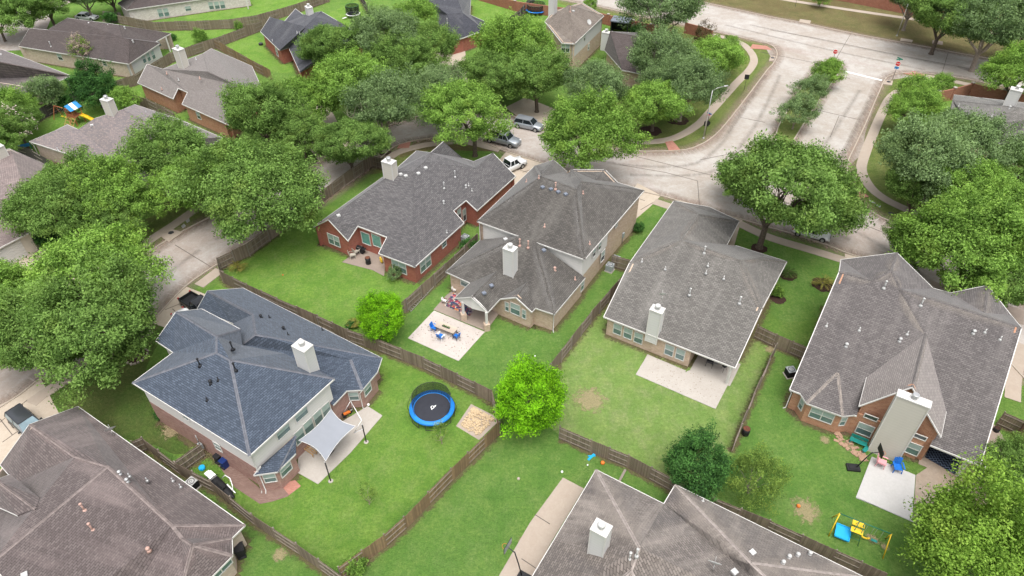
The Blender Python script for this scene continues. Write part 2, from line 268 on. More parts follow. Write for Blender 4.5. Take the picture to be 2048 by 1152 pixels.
DEFS = {
 'shingle_greybrown': lambda n: m_shingle(n, (.158, .148, .136), (.255, .24, .222), (.10, .095, .09), .6, (.27, .255, .235)),
 'shingle_purple': lambda n: m_shingle(n, (.138, .124, .122), (.21, .19, .185), (.088, .08, .083), .5, (.22, .20, .19)),
 'shingle_brown': lambda n: m_shingle(n, (.098, .09, .082), (.165, .152, .138), (.055, .052, .05), .7, (.17, .16, .145)),
 'shingle_darkgrey': lambda n: m_shingle(n, (.105, .10, .105), (.20, .19, .19), (.075, .07, .075), .5),
 'shingle_blue': lambda n: m_shingle(n, (.066, .086, .122), (.118, .148, .198), (.05, .062, .09), .4),
 'shingle_maroon': lambda n: m_shingle(n, (.135, .107, .104), (.205, .17, .163), (.09, .068, .07), .5, (.25, .20, .19)),
 'shingle_weathered': lambda n: m_shingle(n, (.17, .145, .13), (.29, .25, .225), (.09, .085, .09), .9, (.40, .35, .31)),
 'shingle_mottled': lambda n: m_shingle(n, (.21, .20, .215), (.36, .285, .265), (.25, .235, .235), .3),
 'shingle_taupe': lambda n: m_shingle(n, (.25, .22, .205), (.29, .26, .245), (.21, .19, .175), .3),
 'shingle_purple_pale': lambda n: m_shingle(n, (.30, .265, .25), (.36, .32, .30), (.22, .195, .19), .4), 'wear_pale': lambda n: m_wear(n, (.27, .24, .215)), 'wear_tan': lambda n: m_wear(n, (.36, .315, .28)), 'wear_rose': lambda n: m_wear(n, (.26, .205, .195)), 'wear_grey': lambda n: m_wear(n, (.20, .19, .18)),
 'shingle_umber': lambda n: m_shingle(n, (.105, .082, .078), (.14, .115, .11), (.06, .05, .055), .7),
 'shingle_rose': lambda n: m_shingle(n, (.25, .195, .185), (.33, .265, .25), (.19, .14, .13), .4, (.36, .28, .26)),
 'shingle_slate': lambda n: m_shingle(n, (.045, .047, .062), (.085, .088, .11), (.05, .052, .06), .4, (.14, .14, .15)),
 'shingle_tan': lambda n: m_shingle(n, (.19, .155, .13), (.27, .225, .19), (.12, .10, .09), .4, (.28, .24, .2)),
 'cap_mauve': lambda n: m_plain(n, (.13, .135, .155), .9, 0, .25, 3), 'cap_pale': lambda n: m_plain(n, (.30, .26, .24), .9, 0, .3, 3), 'cap_rose': lambda n: m_plain(n, (.20, .165, .155), .9, 0, .3, 3),
 'brick_tan': lambda n: m_brick(n, (.47, .335, .235), (.63, .48, .36), (.48, .43, .38)),
 'brick_orange': lambda n: m_brick(n, (.40, .17, .09), (.54, .28, .16), (.44, .36, .30)),
 'brick_red': lambda n: m_brick(n, (.32, .085, .06), (.42, .13, .085), (.34, .22, .18)),
 'brick_brown': lambda n: m_brick(n, (.31, .165, .135), (.44, .26, .22), (.36, .29, .26)),
 'brick_pale': lambda n: m_brick(n, (.45, .35, .27), (.58, .47, .38), (.5, .45, .40)),
 'brick_white': lambda n: m_brick(n, (.52, .46, .42), (.72, .68, .64), (.62, .58, .55)),
 'brick_wall_red': lambda n: m_brick(n, (.30, .11, .07), (.38, .16, .10), (.30, .2, .16)),
 'stucco': lambda n: m_plain(n, (.60, .54, .46), .8, 0, .06, 1.0),
 'siding_white': lambda n: m_siding(n, (.66, .64, .61)), 'siding_cream': lambda n: m_siding(n, (.54, .51, .455)), 'siding_brightwhite': lambda n: m_siding(n, (.57, .565, .55)),
 'trim_white': lambda n: m_plain(n, (.58, .565, .54), .5, 0, .06), 'soffit': lambda n: m_plain(n, (.5, .48, .45), .8, 0, .05),
 'pane': lambda n: m_glass(n, (.12, .185, .18)), 'pane_dark': lambda n: m_glass(n, (.05, .065, .07)), 'pane_green': lambda n: m_glass(n, (.14, .36, .30)), 'shade_blind': lambda n: m_plain(n, (.32, .40, .375), .4, 0, .12),
 'pipe_grey': lambda n: m_plain(n, (.5, .5, .5), .35, .6, .1), 'pipe_white': lambda n: m_plain(n, (.46, .46, .45), .5, 0, .08), 'pipe_pink': lambda n: m_plain(n, (.48, .31, .26), .6, 0, .1), 'pipe_black': lambda n: m_plain(n, (.02, .021, .025), .5), 'vent_blue': lambda n: m_plain(n, (.16, .18, .22), .5),
 'steel': lambda n: m_plain(n, (.62, .61, .6), .35, .7, .1), 'steel_dull': lambda n: m_plain(n, (.42, .42, .41), .45, .5, .1), 'black': lambda n: m_plain(n, (.018, .018, .02), .55, 0, .2), 'dark_metal': lambda n: m_plain(n, (.05, .05, .055), .5, .3), 'rust': lambda n: m_plain(n, (.12, .045, .025), .85, 0, .4, 6),
 'rubber': lambda n: m_plain(n, (.016, .016, .017), .8), 'white_plastic': lambda n: m_plain(n, (.76, .76, .75), .4, 0, .05), 'beige_plastic': lambda n: m_plain(n, (.42, .39, .33), .55, 0, .1), 'grey_plastic': lambda n: m_plain(n, (.2, .2, .21), .5),
 'blue_plastic': lambda n: m_plain(n, (.015, .14, .50), .4, 0, .1), 'sky_plastic': lambda n: m_plain(n, (.02, .36, .68), .35, 0, .06), 'navy_plastic': lambda n: m_plain(n, (.01, .03, .12), .4), 'yellow_plastic': lambda n: m_plain(n, (.72, .48, .03), .45, 0, .1), 'pink_plastic': lambda n: m_plain(n, (.60, .30, .32), .5, 0, .1), 'teal_paint': lambda n: m_plain(n, (.015, .20, .17), .5, 0, .15), 'orange_plastic': lambda n: m_plain(n, (.65, .17, .03), .5), 'red_plastic': lambda n: m_plain(n, (.55, .02, .02), .5),
 'green_paint': lambda n: m_plain(n, (.02, .14, .08), .5), 'sign_red': lambda n: m_plain(n, (.55, .02, .025), .4, 0, .05), 'sign_white': lambda n: m_plain(n, (.82, .82, .8), .5, 0, .03), 'sign_blue': lambda n: m_plain(n, (.05, .22, .5), .5), 'sign_green': lambda n: m_plain(n, (.02, .2, .13), .5),
 'sail': lambda n: m_plain(n, (.245, .26, .29), .9, 0, .04, 1.0), 'net': None, 'pad_blue': lambda n: m_plain(n, (.015, .20, .62), .5, 0, .12), 'mat_black': lambda n: m_plain(n, (.03, .032, .042), .8, 0, .1),
 'cedar': lambda n: m_wood(n, (.36, .13, .06), (.42, .18, .09), .4), 'pine': lambda n: m_wood(n, (.50, .30, .12), (.5, .32, .15), .3), 'table_wood': lambda n: m_wood(n, (.45, .37, .30), (.5, .44, .38), .4), 'tarp_blue': lambda n: m_plain(n, (.03, .22, .48), .6), 'tarp_white': lambda n: m_plain(n, (.75, .73, .72), .6),
 'fence_wood': lambda n: m_wood(n, (.235, .185, .14), (.14, .11, .083), .6), 'fence_warm': lambda n: m_wood(n, (.27, .18, .10), (.13, .10, .07), .6), 'fence_rail': lambda n: m_wood(n, (.27, .235, .195), (.17, .15, .125), .5), 'fence_dark': lambda n: m_wood(n, (.085, .075, .07), (.05, .045, .042), .6),
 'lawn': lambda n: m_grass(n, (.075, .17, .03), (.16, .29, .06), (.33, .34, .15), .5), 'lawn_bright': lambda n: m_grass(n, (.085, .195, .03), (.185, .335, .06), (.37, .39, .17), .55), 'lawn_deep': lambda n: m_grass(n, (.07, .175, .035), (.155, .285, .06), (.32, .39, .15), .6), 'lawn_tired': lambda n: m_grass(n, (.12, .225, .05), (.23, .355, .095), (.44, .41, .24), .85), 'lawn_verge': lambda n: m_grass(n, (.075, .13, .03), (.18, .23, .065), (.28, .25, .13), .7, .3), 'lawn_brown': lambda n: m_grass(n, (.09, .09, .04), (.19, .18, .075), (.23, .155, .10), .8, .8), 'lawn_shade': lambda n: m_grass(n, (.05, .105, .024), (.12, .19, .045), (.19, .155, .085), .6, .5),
 'road': lambda n: m_concrete(n, (.37, .325, .28), (.25, .21, .175), (.50, .48, .455), amt=.9), 'road_street': lambda n: m_concrete(n, (.36, .30, .26), (.24, .195, .165), (.50, .475, .45), amt=.9), 'walk': lambda n: m_concrete(n, (.42, .36, .295), (.32, .25, .20), (.36, .30, .25)), 'walk_pink': lambda n: m_concrete(n, (.40, .30, .25), (.30, .22, .18), (.34, .26, .22)),
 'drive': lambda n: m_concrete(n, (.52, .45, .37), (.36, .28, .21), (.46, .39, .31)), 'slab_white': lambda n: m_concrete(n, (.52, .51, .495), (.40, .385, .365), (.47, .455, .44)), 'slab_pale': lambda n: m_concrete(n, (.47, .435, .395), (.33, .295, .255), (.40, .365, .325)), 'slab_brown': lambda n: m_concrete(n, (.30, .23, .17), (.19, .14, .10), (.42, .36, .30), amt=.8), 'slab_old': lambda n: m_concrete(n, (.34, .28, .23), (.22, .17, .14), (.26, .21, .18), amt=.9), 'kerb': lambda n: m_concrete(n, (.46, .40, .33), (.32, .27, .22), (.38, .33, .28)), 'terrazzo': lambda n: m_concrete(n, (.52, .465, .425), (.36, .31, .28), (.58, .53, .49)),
 'joint': lambda n: m_plain(n, (.12, .10, .085), .95), 'paver_red': lambda n: m_brick(n, (.38, .15, .11), (.46, .21, .15), (.35, .24, .2)), 'paver_old': lambda n: m_brick(n, (.20, .12, .10), (.26, .17, .14), (.15, .12, .10)), 'mulch': lambda n: m_plain(n, (.045, .024, .018), .95, 0, .6, 14, .8), 'soil_soft': lambda n: m_soil(n, (.36, .29, .17)), 'soil_edge': lambda n: m_soil(n, (.15, .105, .065)), 'gutter_stain': lambda n: m_wear(n, (.30, .225, .175)), 'tyre_dark': lambda n: m_wear(n, (.20, .175, .15)), 'soil': lambda n: m_plain(n, (.24, .15, .095), .95, 0, .35, 5, .5), 'stone': lambda n: m_plain(n, (.42, .36, .30), .9, 0, .3, 8), 'stone_brown': lambda n: m_plain(n, (.34, .22, .15), .9, 0, .3, 8), 'gravel': lambda n: m_plain(n, (.5, .38, .24), .9, 0, .35, 12, .8), 'road_paint': lambda n: m_plain(n, (.72, .71, .69), .7, 0, .15, 5),
 'leaf_oak': lambda n: m_leaf(n, (.075, .145, .03), (.22, .36, .09), (.30, .38, .075)), 'leaf_fresh': lambda n: m_leaf(n, (.09, .18, .03), (.26, .43, .085), (.34, .45, .065)), 'leaf_dark': lambda n: m_leaf(n, (.022, .07, .018), (.08, .20, .045), (.10, .22, .05), .2), 'leaf_grey': lambda n: m_leaf(n, (.09, .15, .06), (.235, .34, .145), (.26, .35, .115)), 'leaf_lime': lambda n: m_leaf(n, (.07, .20, .008), (.25, .55, .018), (.32, .60, .015), .3), 'leaf_lime_yellow': lambda n: m_leaf(n, (.10, .20, .022), (.32, .50, .085), (.44, .50, .09), .3), 'leaf_yellow': lambda n: m_leaf(n, (.09, .16, .03), (.25, .36, .075), (.32, .33, .07), .3), 'leaf_red': lambda n: m_leaf(n, (.09, .05, .035), (.17, .15, .07), (.18, .08, .05)), 'flower_white': lambda n: m_plain(n, (.62, .5, .46), .7),
 'bark': lambda n: m_plain(n, (.115, .09, .07), .95, 0, .35, 5, .6), 'bark_pale': lambda n: m_plain(n, (.26, .215, .18), .95, 0, .25, 5, .4), 'twig': lambda n: m_plain(n, (.34, .27, .21), .9, 0, .2), 'palm_leaf': lambda n: m_leaf(n, (.03, .07, .015), (.12, .19, .05), (.32, .26, .07)), 'palm_gold': lambda n: m_leaf(n, (.10, .12, .02), (.34, .30, .08), (.45, .34, .10)),
 'car_white': lambda n: m_paint(n, (.72, .73, .74)), 'car_silver': lambda n: m_paint(n, (.36, .39, .43), .35, .5), 'car_grey': lambda n: m_paint(n, (.07, .075, .085), .3, .5), 'car_black': lambda n: m_paint(n, (.012, .012, .015), .25), 'car_blue': lambda n: m_paint(n, (.30, .36, .42), .35, .4), 'car_glass': lambda n: m_glass(n, (.015, .02, .025), .06), 'car_glass_pale': lambda n: m_glass(n, (.16, .24, .28), .08), 'lamp_red': lambda n: m_plain(n, (.4, .01, .01), .3), 'lamp_clear': lambda n: m_plain(n, (.6, .6, .6), .2),
 'rug_floral': lambda n: m_rug(n, 'floral'), 'rug_maze': lambda n: m_rug(n, 'maze'), 'ac_grey': lambda n: m_plain(n, (.34, .37, .38), .5, .2, .08), 'bin_blue': lambda n: m_plain(n, (.01, .03, .14), .45), 'pond': lambda n: m_plain(n, (.06, .16, .22), .3),
}
def m_net(n):
    s = N(n); b = s.n('TexBrick'); b.offset = 0; b.inputs['Scale'].default_value = 1; b.inputs['Brick Width'].default_value = .06; b.inputs['Row Height'].default_value = .06; b.inputs['Mortar Size'].default_value = .014
    b.inputs['Mortar Smooth'].default_value = .1; s.l(s.coord('UV'), b.inputs['Vector']); s.out((.01, .012, .012), .8); s.l(b.outputs['Fac'], s.b.inputs['Alpha']); return s.m
DEFS['net'] = m_net
def MAT(k):
    if k not in _M: _M[k] = DEFS[k](k)
    return _M[k]

# ------------------------------------------------------------------ the land, roads and walks
def crom(pts, n=6, closed=False):
    P = [Vector(p) for p in pts]; out = []; m = len(P)
    rng = range(m if closed else m-1)
    for i in rng:
        a, b, c, d = (P[(i-1) % m] if closed or i else P[0]), P[i], P[(i+1) % m], (P[(i+2) % m] if closed or i+2 < m else P[-1])
        for k in range(n):
            t = k/n; out.append(.5*((2*b)+(c-a)*t+(2*a-5*b+4*c-d)*t*t+(3*b-a-3*c+d)*t**3))
    if not closed: out.append(P[-1])
    return out
def GP(s, z=0.0):
    v = [float(q) for q in s.replace(',', ' ').split()]; return [G(v[i], v[i+1], z) for i in range(0, len(v), 2)]
def struct(name, mb, mat): return tag(mb.build(name, mat), kind='structure')
def patch(name, s, mat, z, smooth=False, kind='structure', label=None, cat=None):
    pts = GP(s, z)
    if smooth: pts = crom(pts, 5, True)
    m = MB(); m.poly(pts, nrm=Vector((0, 0, 1))); o = m.build(name, mat)
    return tag(o, kind=kind) if kind else tag(o, label, cat)
def strip(mb, pts, wd, z0, z1):
    P = []
    for i, p in enumerate(pts):
        d = (pts[min(i+1, len(pts)-1)]-pts[max(i-1, 0)]); d.z = 0; d.normalize(); n = Vector((-d.y, d.x, 0)); P.append((p-n*wd/2, p+n*wd/2))
    for (a, b), (c, d) in zip(P, P[1:]):
        q = [Vector((v.x, v.y, z1)) for v in (a, c, d, b)]; mb.face(q, nrm=Vector((0, 0, 1)))
        for e, f in ((a, c), (d, b)): mb.face([Vector((e.x, e.y, z0)), Vector((f.x, f.y, z0)), Vector((f.x, f.y, z1)), Vector((e.x, e.y, z1))])
    return mb
g = MB()
for i in range(-8, 8):
    for j in range(-2, 10): g.face([(i*50, j*50, 0), (i*50+50, j*50, 0), (i*50+50, j*50+50, 0), (i*50, j*50+50, 0)], nrm=Vector((0, 0, 1)))
struct('ground', g, 'lawn')
LAWNS = [
 ('lawn_bright', '325 60 470 60 432 92 370 108 340 88'), ('lawn_bright', '375 38 560 22 640 4 640 -60 400 -60'), ('lawn_bright', '455 92 512 72 590 140 500 135'), ('lawn_bright', '600 60 720 0 737 25 715 80 640 95'),
 ('lawn_bright', '228 190 275 166 400 262 330 245'), ('lawn_bright', '940 5 1030 16 1020 70 940 70'), ('lawn_bright', '1862 210 1910 200 1895 262 1850 240'), ('lawn_bright', '20 290 100 240 230 210 170 300 60 320'),
 ('lawn_bright', '500 500 620 430 690 420 840 575 745 690 640 645 520 590 455 555'), ('lawn_deep', '930 495 960 470 1250 545 1100 745 985 800 755 690 830 610'), ('lawn_bright', '470 540 690 670 985 805 900 985 690 1160 280 900'),
 ('lawn_deep', '1000 855 1120 868 1345 980 1300 1200 700 1200'), ('lawn_tired', '1250 560 1310 520 1548 700 1470 885 1430 1000 1120 870 1060 790 1100 745'), ('lawn_deep', '1548 700 1640 700 1640 760 1950 1160 1800 1160 1440 1000 1470 885'),
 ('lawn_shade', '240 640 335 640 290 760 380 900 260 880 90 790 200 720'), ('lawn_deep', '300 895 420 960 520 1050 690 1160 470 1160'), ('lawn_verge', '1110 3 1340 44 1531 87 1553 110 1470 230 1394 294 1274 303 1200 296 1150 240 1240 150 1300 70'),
 ('lawn_brown', '1400 -10 1440 12 1720 70 2048 128 2200 150 2200 60 2048 30 1560 -30'), ('lawn_verge', '1830 146 1770 160 1705 300 1700 390 1811 453 2048 610 2100 540 1900 300 1820 200 2048 200 2048 183'), ('lawn_verge', '930 275 1010 303 860 283 745 330 600 425 505 475 430 530 500 490 660 360 770 345 900 300'),
 ('lawn_deep', '1290 440 1330 405 1345 415 1300 500 1230 560 1220 530'), ('lawn_deep', '1480 470 1540 478 1700 525 1660 620 1560 640 1500 560'), ('lawn_verge', '362 462 470 400 430 360 330 420 200 480 230 540'), ('lawn_brown', '930 250 1000 262 1000 300 860 300 800 315 830 285'),
]
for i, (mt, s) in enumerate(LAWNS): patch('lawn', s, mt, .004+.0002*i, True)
patch('boulevard', '1120 -58 1300 -17 1440 12 1536 33 1600 45 1720 70 1840 92 1950 113 2048 128 2250 165 2250 225 2048 183 2000 172 1900 153 1830 146 1531 87 1424 63 1330 43 1249 26 1184 11 1100 -4 950 -40', 'road', .014)
NW = '1531 86 1548 95 1554 110 1546 128 1534 141 1500 186 1454 245 1425 275 1394 293 1364 301 1310 303 1274 302 1200 292 1110 266 1040 236 950 222 870 228 800 242 760 262 700 290 620 335 520 385 420 435 362 465 292 508 230 552 150 610 60 680 -60 770'
SE = '1830 146 1800 147 1780 152 1768 162 1757 187 1748 207 1730 250 1711 290 1695 328 1697 375 1708 398 1721 408 1761 435 1811 453 1860 475 1920 510 1990 560 2048 610 2140 700'
SS = '2060 770 1960 665 1870 595 1800 548 1750 524 1700 509 1646 488 1590 470 1536 455 1486 440 1436 428 1399 414 1349 400 1321 392 1250 376 1180 358 1095 330 1010 303 960 284 900 276 840 280 790 293 760 318 700 365 600 430 505 480 440 526 372 573 290 655 200 712 120 748 82 758 40 790 -20 830 -100 900'
def nums(s): return [float(q) for q in s.split()]
def rev(s): v = nums(s); p = [(v[i], v[i+1]) for i in range(0, len(v), 2)][::-1]; return ' '.join('%g %g' % q for q in p)
m = MB(); m.poly(crom(GP(rev(NW), .0175), 3)+crom(GP(SE, .0175), 3)+crom(GP(SS, .0175), 3), nrm=Vector((0, 0, 1))); struct('street', m, 'road_street')
patch('entrance_road', '1531 92 1560 100 1820 150 1770 165 1735 250 1700 330 1500 400 1330 385 1290 320 1394 300 1454 250 1500 192 1546 135', 'road', .0205, True)
patch('road', '-80 135 0 102 50 100 92 62 108 22 150 0 160 -50 -80 -50', 'road_street', .02)
MED = '1655 122 1672 121 1683 128 1682 137 1668 160 1646 190 1620 228 1602 257 1580 292 1565 310 1553 310 1550 290 1556 255 1575 222 1600 180 1625 148 1640 130'
m = MB(); mp_ = crom(GP(MED, .09), 3, True); m.poly(mp_, nrm=Vector((0, 0, 1))); struct('median', m, 'lawn_verge')
k = MB()
for s, cl in ((NW, 0), (SE, 0), (SS, 0)): strip(k, crom(GP(s), 4, False), .16, 0, .13)
strip(k, [p for p in crom(GP(MED), 4, True)+[GP(MED)[0]]], .18, 0, .14)
strip(k, crom(GP('1120 -58 1300 -17 1440 12 1536 33 1600 45 1720 70 1840 92 1950 113 2048 128 2250 165'), 4), .16, 0, .13)
strip(k, crom(GP('1531 87 1424 63 1330 43 1249 26 1184 11 1100 -4 950 -40'), 4), .16, 0, .13)
strip(k, crom(GP('1830 146 1900 153 2000 172 2048 183 2250 225'), 4), .16, 0, .13)
struct('kerb', k, 'kerb')
gs = MB()
def edge_strip(mb, pts, wd, z, t0=1.0, t1=0.0):      # a soft stain: strongest on the line, fading to both sides
    for a, b in zip(pts, pts[1:]):
        d = b-a; d.z = 0
        if d.length < .05: continue
        d.normalize(); n = Vector((-d.y, d.x, 0)); up = Vector((0, 0, z))
        for sg in (-1, 1):
            k0 = len(mb.t); q = [Vector((a.x, a.y, z)), Vector((b.x, b.y, z)), Vector((b.x, b.y, z))+n*sg*wd, Vector((a.x, a.y, z))+n*sg*wd]
            mb.face(q, nrm=Vector((0, 0, 1))); mb.t[k0:] = [t0, t0, t1, t1]
for s, zz in ((NW, .0225), (SE, .0228), (SS, .0231), ('1120 -58 1300 -17 1440 12 1536 33 1600 45 1720 70 1840 92 1950 113 2048 128 2250 165', .0234), ('1531 87 1424 63 1330 43 1249 26 1184 11 1100 -4', .0237), ('1830 146 1900 153 2000 172 2048 183 2250 225', .024)): edge_strip(gs, crom(GP(s), 4), 1.5, zz, 1.1, .1)
edge_strip(gs, crom(GP(MED), 3, True), 1.2, .0243, 1.1, .1); struct('gutter_stain', gs, 'gutter_stain')
gs = MB()
for i, s in enumerate(('1500 50 1700 92 1880 128 2048 160', '1450 50 1650 98 1850 140', '1530 150 1480 230 1440 290 1380 330 1250 330 1150 310', '1560 150 1530 215 1490 280 1420 345 1260 350', '1720 180 1670 260 1620 340 1640 420 1760 490 1900 590', '1745 190 1700 280 1670 350 1700 430', '400 500 320 560 240 640 130 730', '430 480 470 455 540 410', '1450 380 1560 420 1700 480')): edge_strip(gs, crom(GP(s), 5), .55, .0248+.0003*i, .42, 0)
struct('tyre_stain', gs, 'tyre_dark')
# drives and slabs
DR = [('drive', '985 335 1012 304 1095 330 1180 358 1100 390 1010 365'), ('drive', '1255 395 1275 366 1322 391 1302 412 1268 441 1250 480'), ('drive', '1385 412 1486 439 1478 457 1466 500 1420 500'), ('drive', '1690 507 1755 525 1752 560 1690 530'),
 ('drive', '10 532 95 492 150 476 175 500 220 560 130 628 60 600'), ('drive', '866 100 930 100 940 180 900 226 860 228 872 160'), ('drive', '372 573 440 600 420 690 322 652 300 645'), ('drive', '82 758 130 850 60 900 -60 960 -100 860 20 800'), ('drive', '600 205 660 215 700 292 640 325 590 260'), ('drive', '1040 236 1010 215 1050 195 1130 225 1130 272'),
 ('slab_old', '205 22 240 25 250 46 205 44'), ('slab_old', '1860 560 2048 620 2048 650 1870 610')]
for i, (mt, s) in enumerate(DR): patch('driveway', s, mt, .026+.0005*i)
def slab(name, s, mat, z=.06, smooth=False):
    P = GP(s, z); m = MB(); m.poly(P, nrm=Vector((0, 0, 1)))
    for a, b in zip(P, P[1:]+P[:1]): m.face([(a.x, a.y, 0), (b.x, b.y, 0), (b.x, b.y, z), (a.x, a.y, z)])
    return struct(name, m, mat)
slab('patio', '815.75 676 868 621 969.5 663.5 917 721.75', 'terrazzo', .05)
slab('patio', '867 619 893 590 915 575 1010 610 972 662', 'slab_old', .07)
slab('patio', '1271.5 748.5 1295 709 1348 734 1431 769 1431 817.7', 'slab_pale', .06); slab('patio', '1272 749 1295 708.6 1372 741 1350.6 782.8', 'slab_pale', .064)
slab('patio', '1352.6 783.8 1374 742 1402 735 1468 700 1470 745 1457.7 766 1431 817.7', 'slab_pale', .064)
slab('patio', '1712 994 1743.5 913 1831 950 1824 1042', 'slab_white', .07); slab('patio', '1824 1043 1712 995 1713 996 1990 1110', 'slab_white', .05)
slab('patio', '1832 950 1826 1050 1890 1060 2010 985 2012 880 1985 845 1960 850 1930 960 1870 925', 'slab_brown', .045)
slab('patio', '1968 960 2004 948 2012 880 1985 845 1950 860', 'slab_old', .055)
slab('patio', '595 945 597 905 640 870 735 812 765 831 701 905 636 968', 'slab_pale', .06)
slab('patio', '684 524 722 497 772 512 768 552 745 540', 'slab_old', .05)
slab('long_slab', '1024 1200 990 1165 1060 1045 1126 955 1168 977 1105 1080 1040 1200', 'walk', .06)
slab('side_slab', '150 100 220 108 240 120 200 118', 'slab_old', .05)
patch('paver_path', '512 985 525 975 560 968 590 960 602 972 575 993 545 1003 520 1008 505 998', 'paver_old', .03); patch('paver_path', '560 968 590 960 602 972 578 990', 'paver_red', .034)
patch('side_path', '425 915 445 905 500 960 545 998 520 1008 470 975', 'paver_old', .026)
W = MB()
WALKS = ['1369 62 1444 74 1481 86 1499 101 1508 120 1499 140 1474 165 1424 220 1394 251 1349 276 1299 284 1250 280 1180 262', '1560 -2 1686 18 1836 40 1936 56 2048 76 2200 105', '1831 149 1861 154 1936 169 2023 187 2200 225',
 '1880 160 1845 163 1811 176 1781 195 1761 232 1743 275 1731 305 1723 340 1741 375 1773 400 1823 424 1880 450 1960 500 2048 570', '1478 447 1536 474 1621 500 1692 522', '1308 403 1347 416', '272 505 300 481 350 448 412 405 500 352 600 300 690 262',
 '440 540 398 572', '765 328 794 306 837 293 875 287 930 284 1000 300', '62 808 85 790 140 755 215 712 300 660', '2048 690 2030 740 2025 800']
for s in WALKS: strip(W, crom(GP(s), 5), 1.45, 0, .05)
struct('sidewalk', W, 'walk')
for s in ('1505 88 1534 92 1545 100 1500 97', '1338 302 1330 284 1345 281 1362 301', '1693 388 1720 380 1738 393 1716 399', '1806 147 1828 142 1852 150 1836 155', '793 297 800 287 822 282 818 296'): patch('brick_ramp', s, 'paver_red', .058)
J = MB()
for s in ('1705 62 1672 118', '1899 96 1884 146', '1540 60 1640 78 1760 103 1900 130 2048 158', '1520 104 1560 112 1640 128', '1633 220 1728 242', '1678 232 1660 275', '1655 150 1700 157', '1260 310 1420 350 1560 400 1700 460', '1240 330 1330 345 1395 362 1399 414', '1480 235 1530 245', '1400 320 1500 300 1560 305',
          '1010 330 1075 352', '1045 345 1130 318', '1715 445 1800 478 1900 540', '1290 402 1262 392', '1281 420 1315 400', '350 490 440 545', '230 560 300 630', '20 600 100 520', '0 845 55 800', '25 870 0 838', '40 860 5 885', '1100 1049 1070 1030', '1043 1118 1085 1146', '380 600 330 620', '345 618 375 645', '50 540 110 580'):
    strip(J, GP(s, 0), .08, 0, .066 if s.startswith('11') or s.startswith('104') and '1118' in s else .041)
struct('road_joints', J, 'joint')
m = MB(); strip(m, GP('1690 143 1764 161', 0), .55, 0, .03); struct('stop_line', m, 'road_paint')
# mulch beds, stone rings, worn soil
def disc(name, x, y, r, mat, z=.05, kind='structure', seed=0, hump=.04):
    rnd = random.Random(seed); c = G(x, y); m = MB(); n = 28; ring = []
    for k in range(n):
        a = 2*math.pi*k/n; q = r*(1+rnd.uniform(-.09, .09)); ring.append(c+Vector((math.cos(a)*q, math.sin(a)*q, z)))
    for k in range(n): m.face([c+Vector((0, 0, z+hump)), ring[k], ring[(k+1) % n]]); m.t[-3:] = [1.25, 0, 0]
    return tag(m.build(name, mat), kind=kind)
def stones(x, y, r, seed, n=26, mat='stone', sz=.16):
    rnd = random.Random(seed); c = G(x, y); m = MB()
    for k in range(n):
        a = 2*math.pi*(k+rnd.uniform(-.3, .3))/n; q = r*rnd.uniform(.94, 1.06); m.box(c+Vector((math.cos(a)*q, math.sin(a)*q, .07)), (sz*rnd.uniform(.7, 1.4), sz*rnd.uniform(.8, 1.5), .16), rnd.uniform(0, 3), rnd.random())
    return m
for i, (x, y, r, st) in enumerate(((1849, 408, 1.9, 1), (1812, 442, .95, 1), (1518, 497, 1.0, 0), (1302, 262, 1.7, 0), (1355, 240, 1.8, 0), (1645, 570, 1.3, 0), (1575, 550, 1.1, 0), (272, 712, 1.2, 1), (340, 412, 1.2, 0), (1556, 598, .9, 0), (770, 305, 1.0, 0), (1400, 70, 1.0, 0))):
    disc('mulch_bed', x, y, r, 'mulch', .045, seed=i)
    if st: tag(stones(x, y, r, i, 34 if r > 1.5 else 20, sz=.2).build('stone_ring', 'stone'), 'ring of small %s edging stones round the %s mulch bed' % (('pale', 'large dark'), ('pale', 'small dark'), None, None, None, None, None, ('weathered', 'shaded'))[i], 'stones', kind='stuff')
for x, y, r, mt, sd in ((1611, 1022, 1.9, 'soil_soft', 5), (1180, 800, 2.6, 'soil_soft', 9), (1745, 1078, .8, 'soil_soft', 6), (1768, 1094, .6, 'soil_soft', 66), (1697, 890, 1.0, 'soil_soft', 7), (1650, 880, .8, 'soil_soft', 77), (1541, 700, 1.0, 'soil_soft', 12), (1050, 1085, 1.0, 'soil_soft', 13), (560, 1110, 1.0, 'soil_soft', 14), (345, 860, 1.6, 'soil_soft', 15), (420, 890, 1.5, 'soil_soft', 16)): disc('worn_soil', x, y, r, mt, .024, seed=sd, hump=.0)
# utility covers flush in the verges
for nm, s, mt in (('utility_cover', '1738 399 1747 403 1752 407 1742 405', 'steel_dull'), ('utility_cover', '1754 409 1762 412 1760 415 1752 411', 'steel_dull'), ('utility_cover', '362 452 368 447 372 452 366 457', 'steel_dull'), ('utility_cover', '371 441 378 436 380 442 374 446', 'steel_dull'), ('utility_cover', '1865 80 1886 83 1885 90 1864 87', 'slab_old')): patch(nm, s, mt, .03)
for s in ('323 473 345 458 365 464 337 484', '1770 161 1786 161 1784 170 1766 168', '1540 114 1551 112 1548 121 1538 122', '1600 38 1622 41 1620 47 1598 44', '1802 76 1826 80 1824 84 1800 81'): slab('storm_inlet', s, 'walk', .15)
for x, y in ((343, 467), (1777, 165), (1545, 117), (1708, 357), (1782, 427)): disc('manhole_cover', x, y, .36, 'dark_metal', .16 if x < 1700 or x == 1777 else .03, hump=.004)
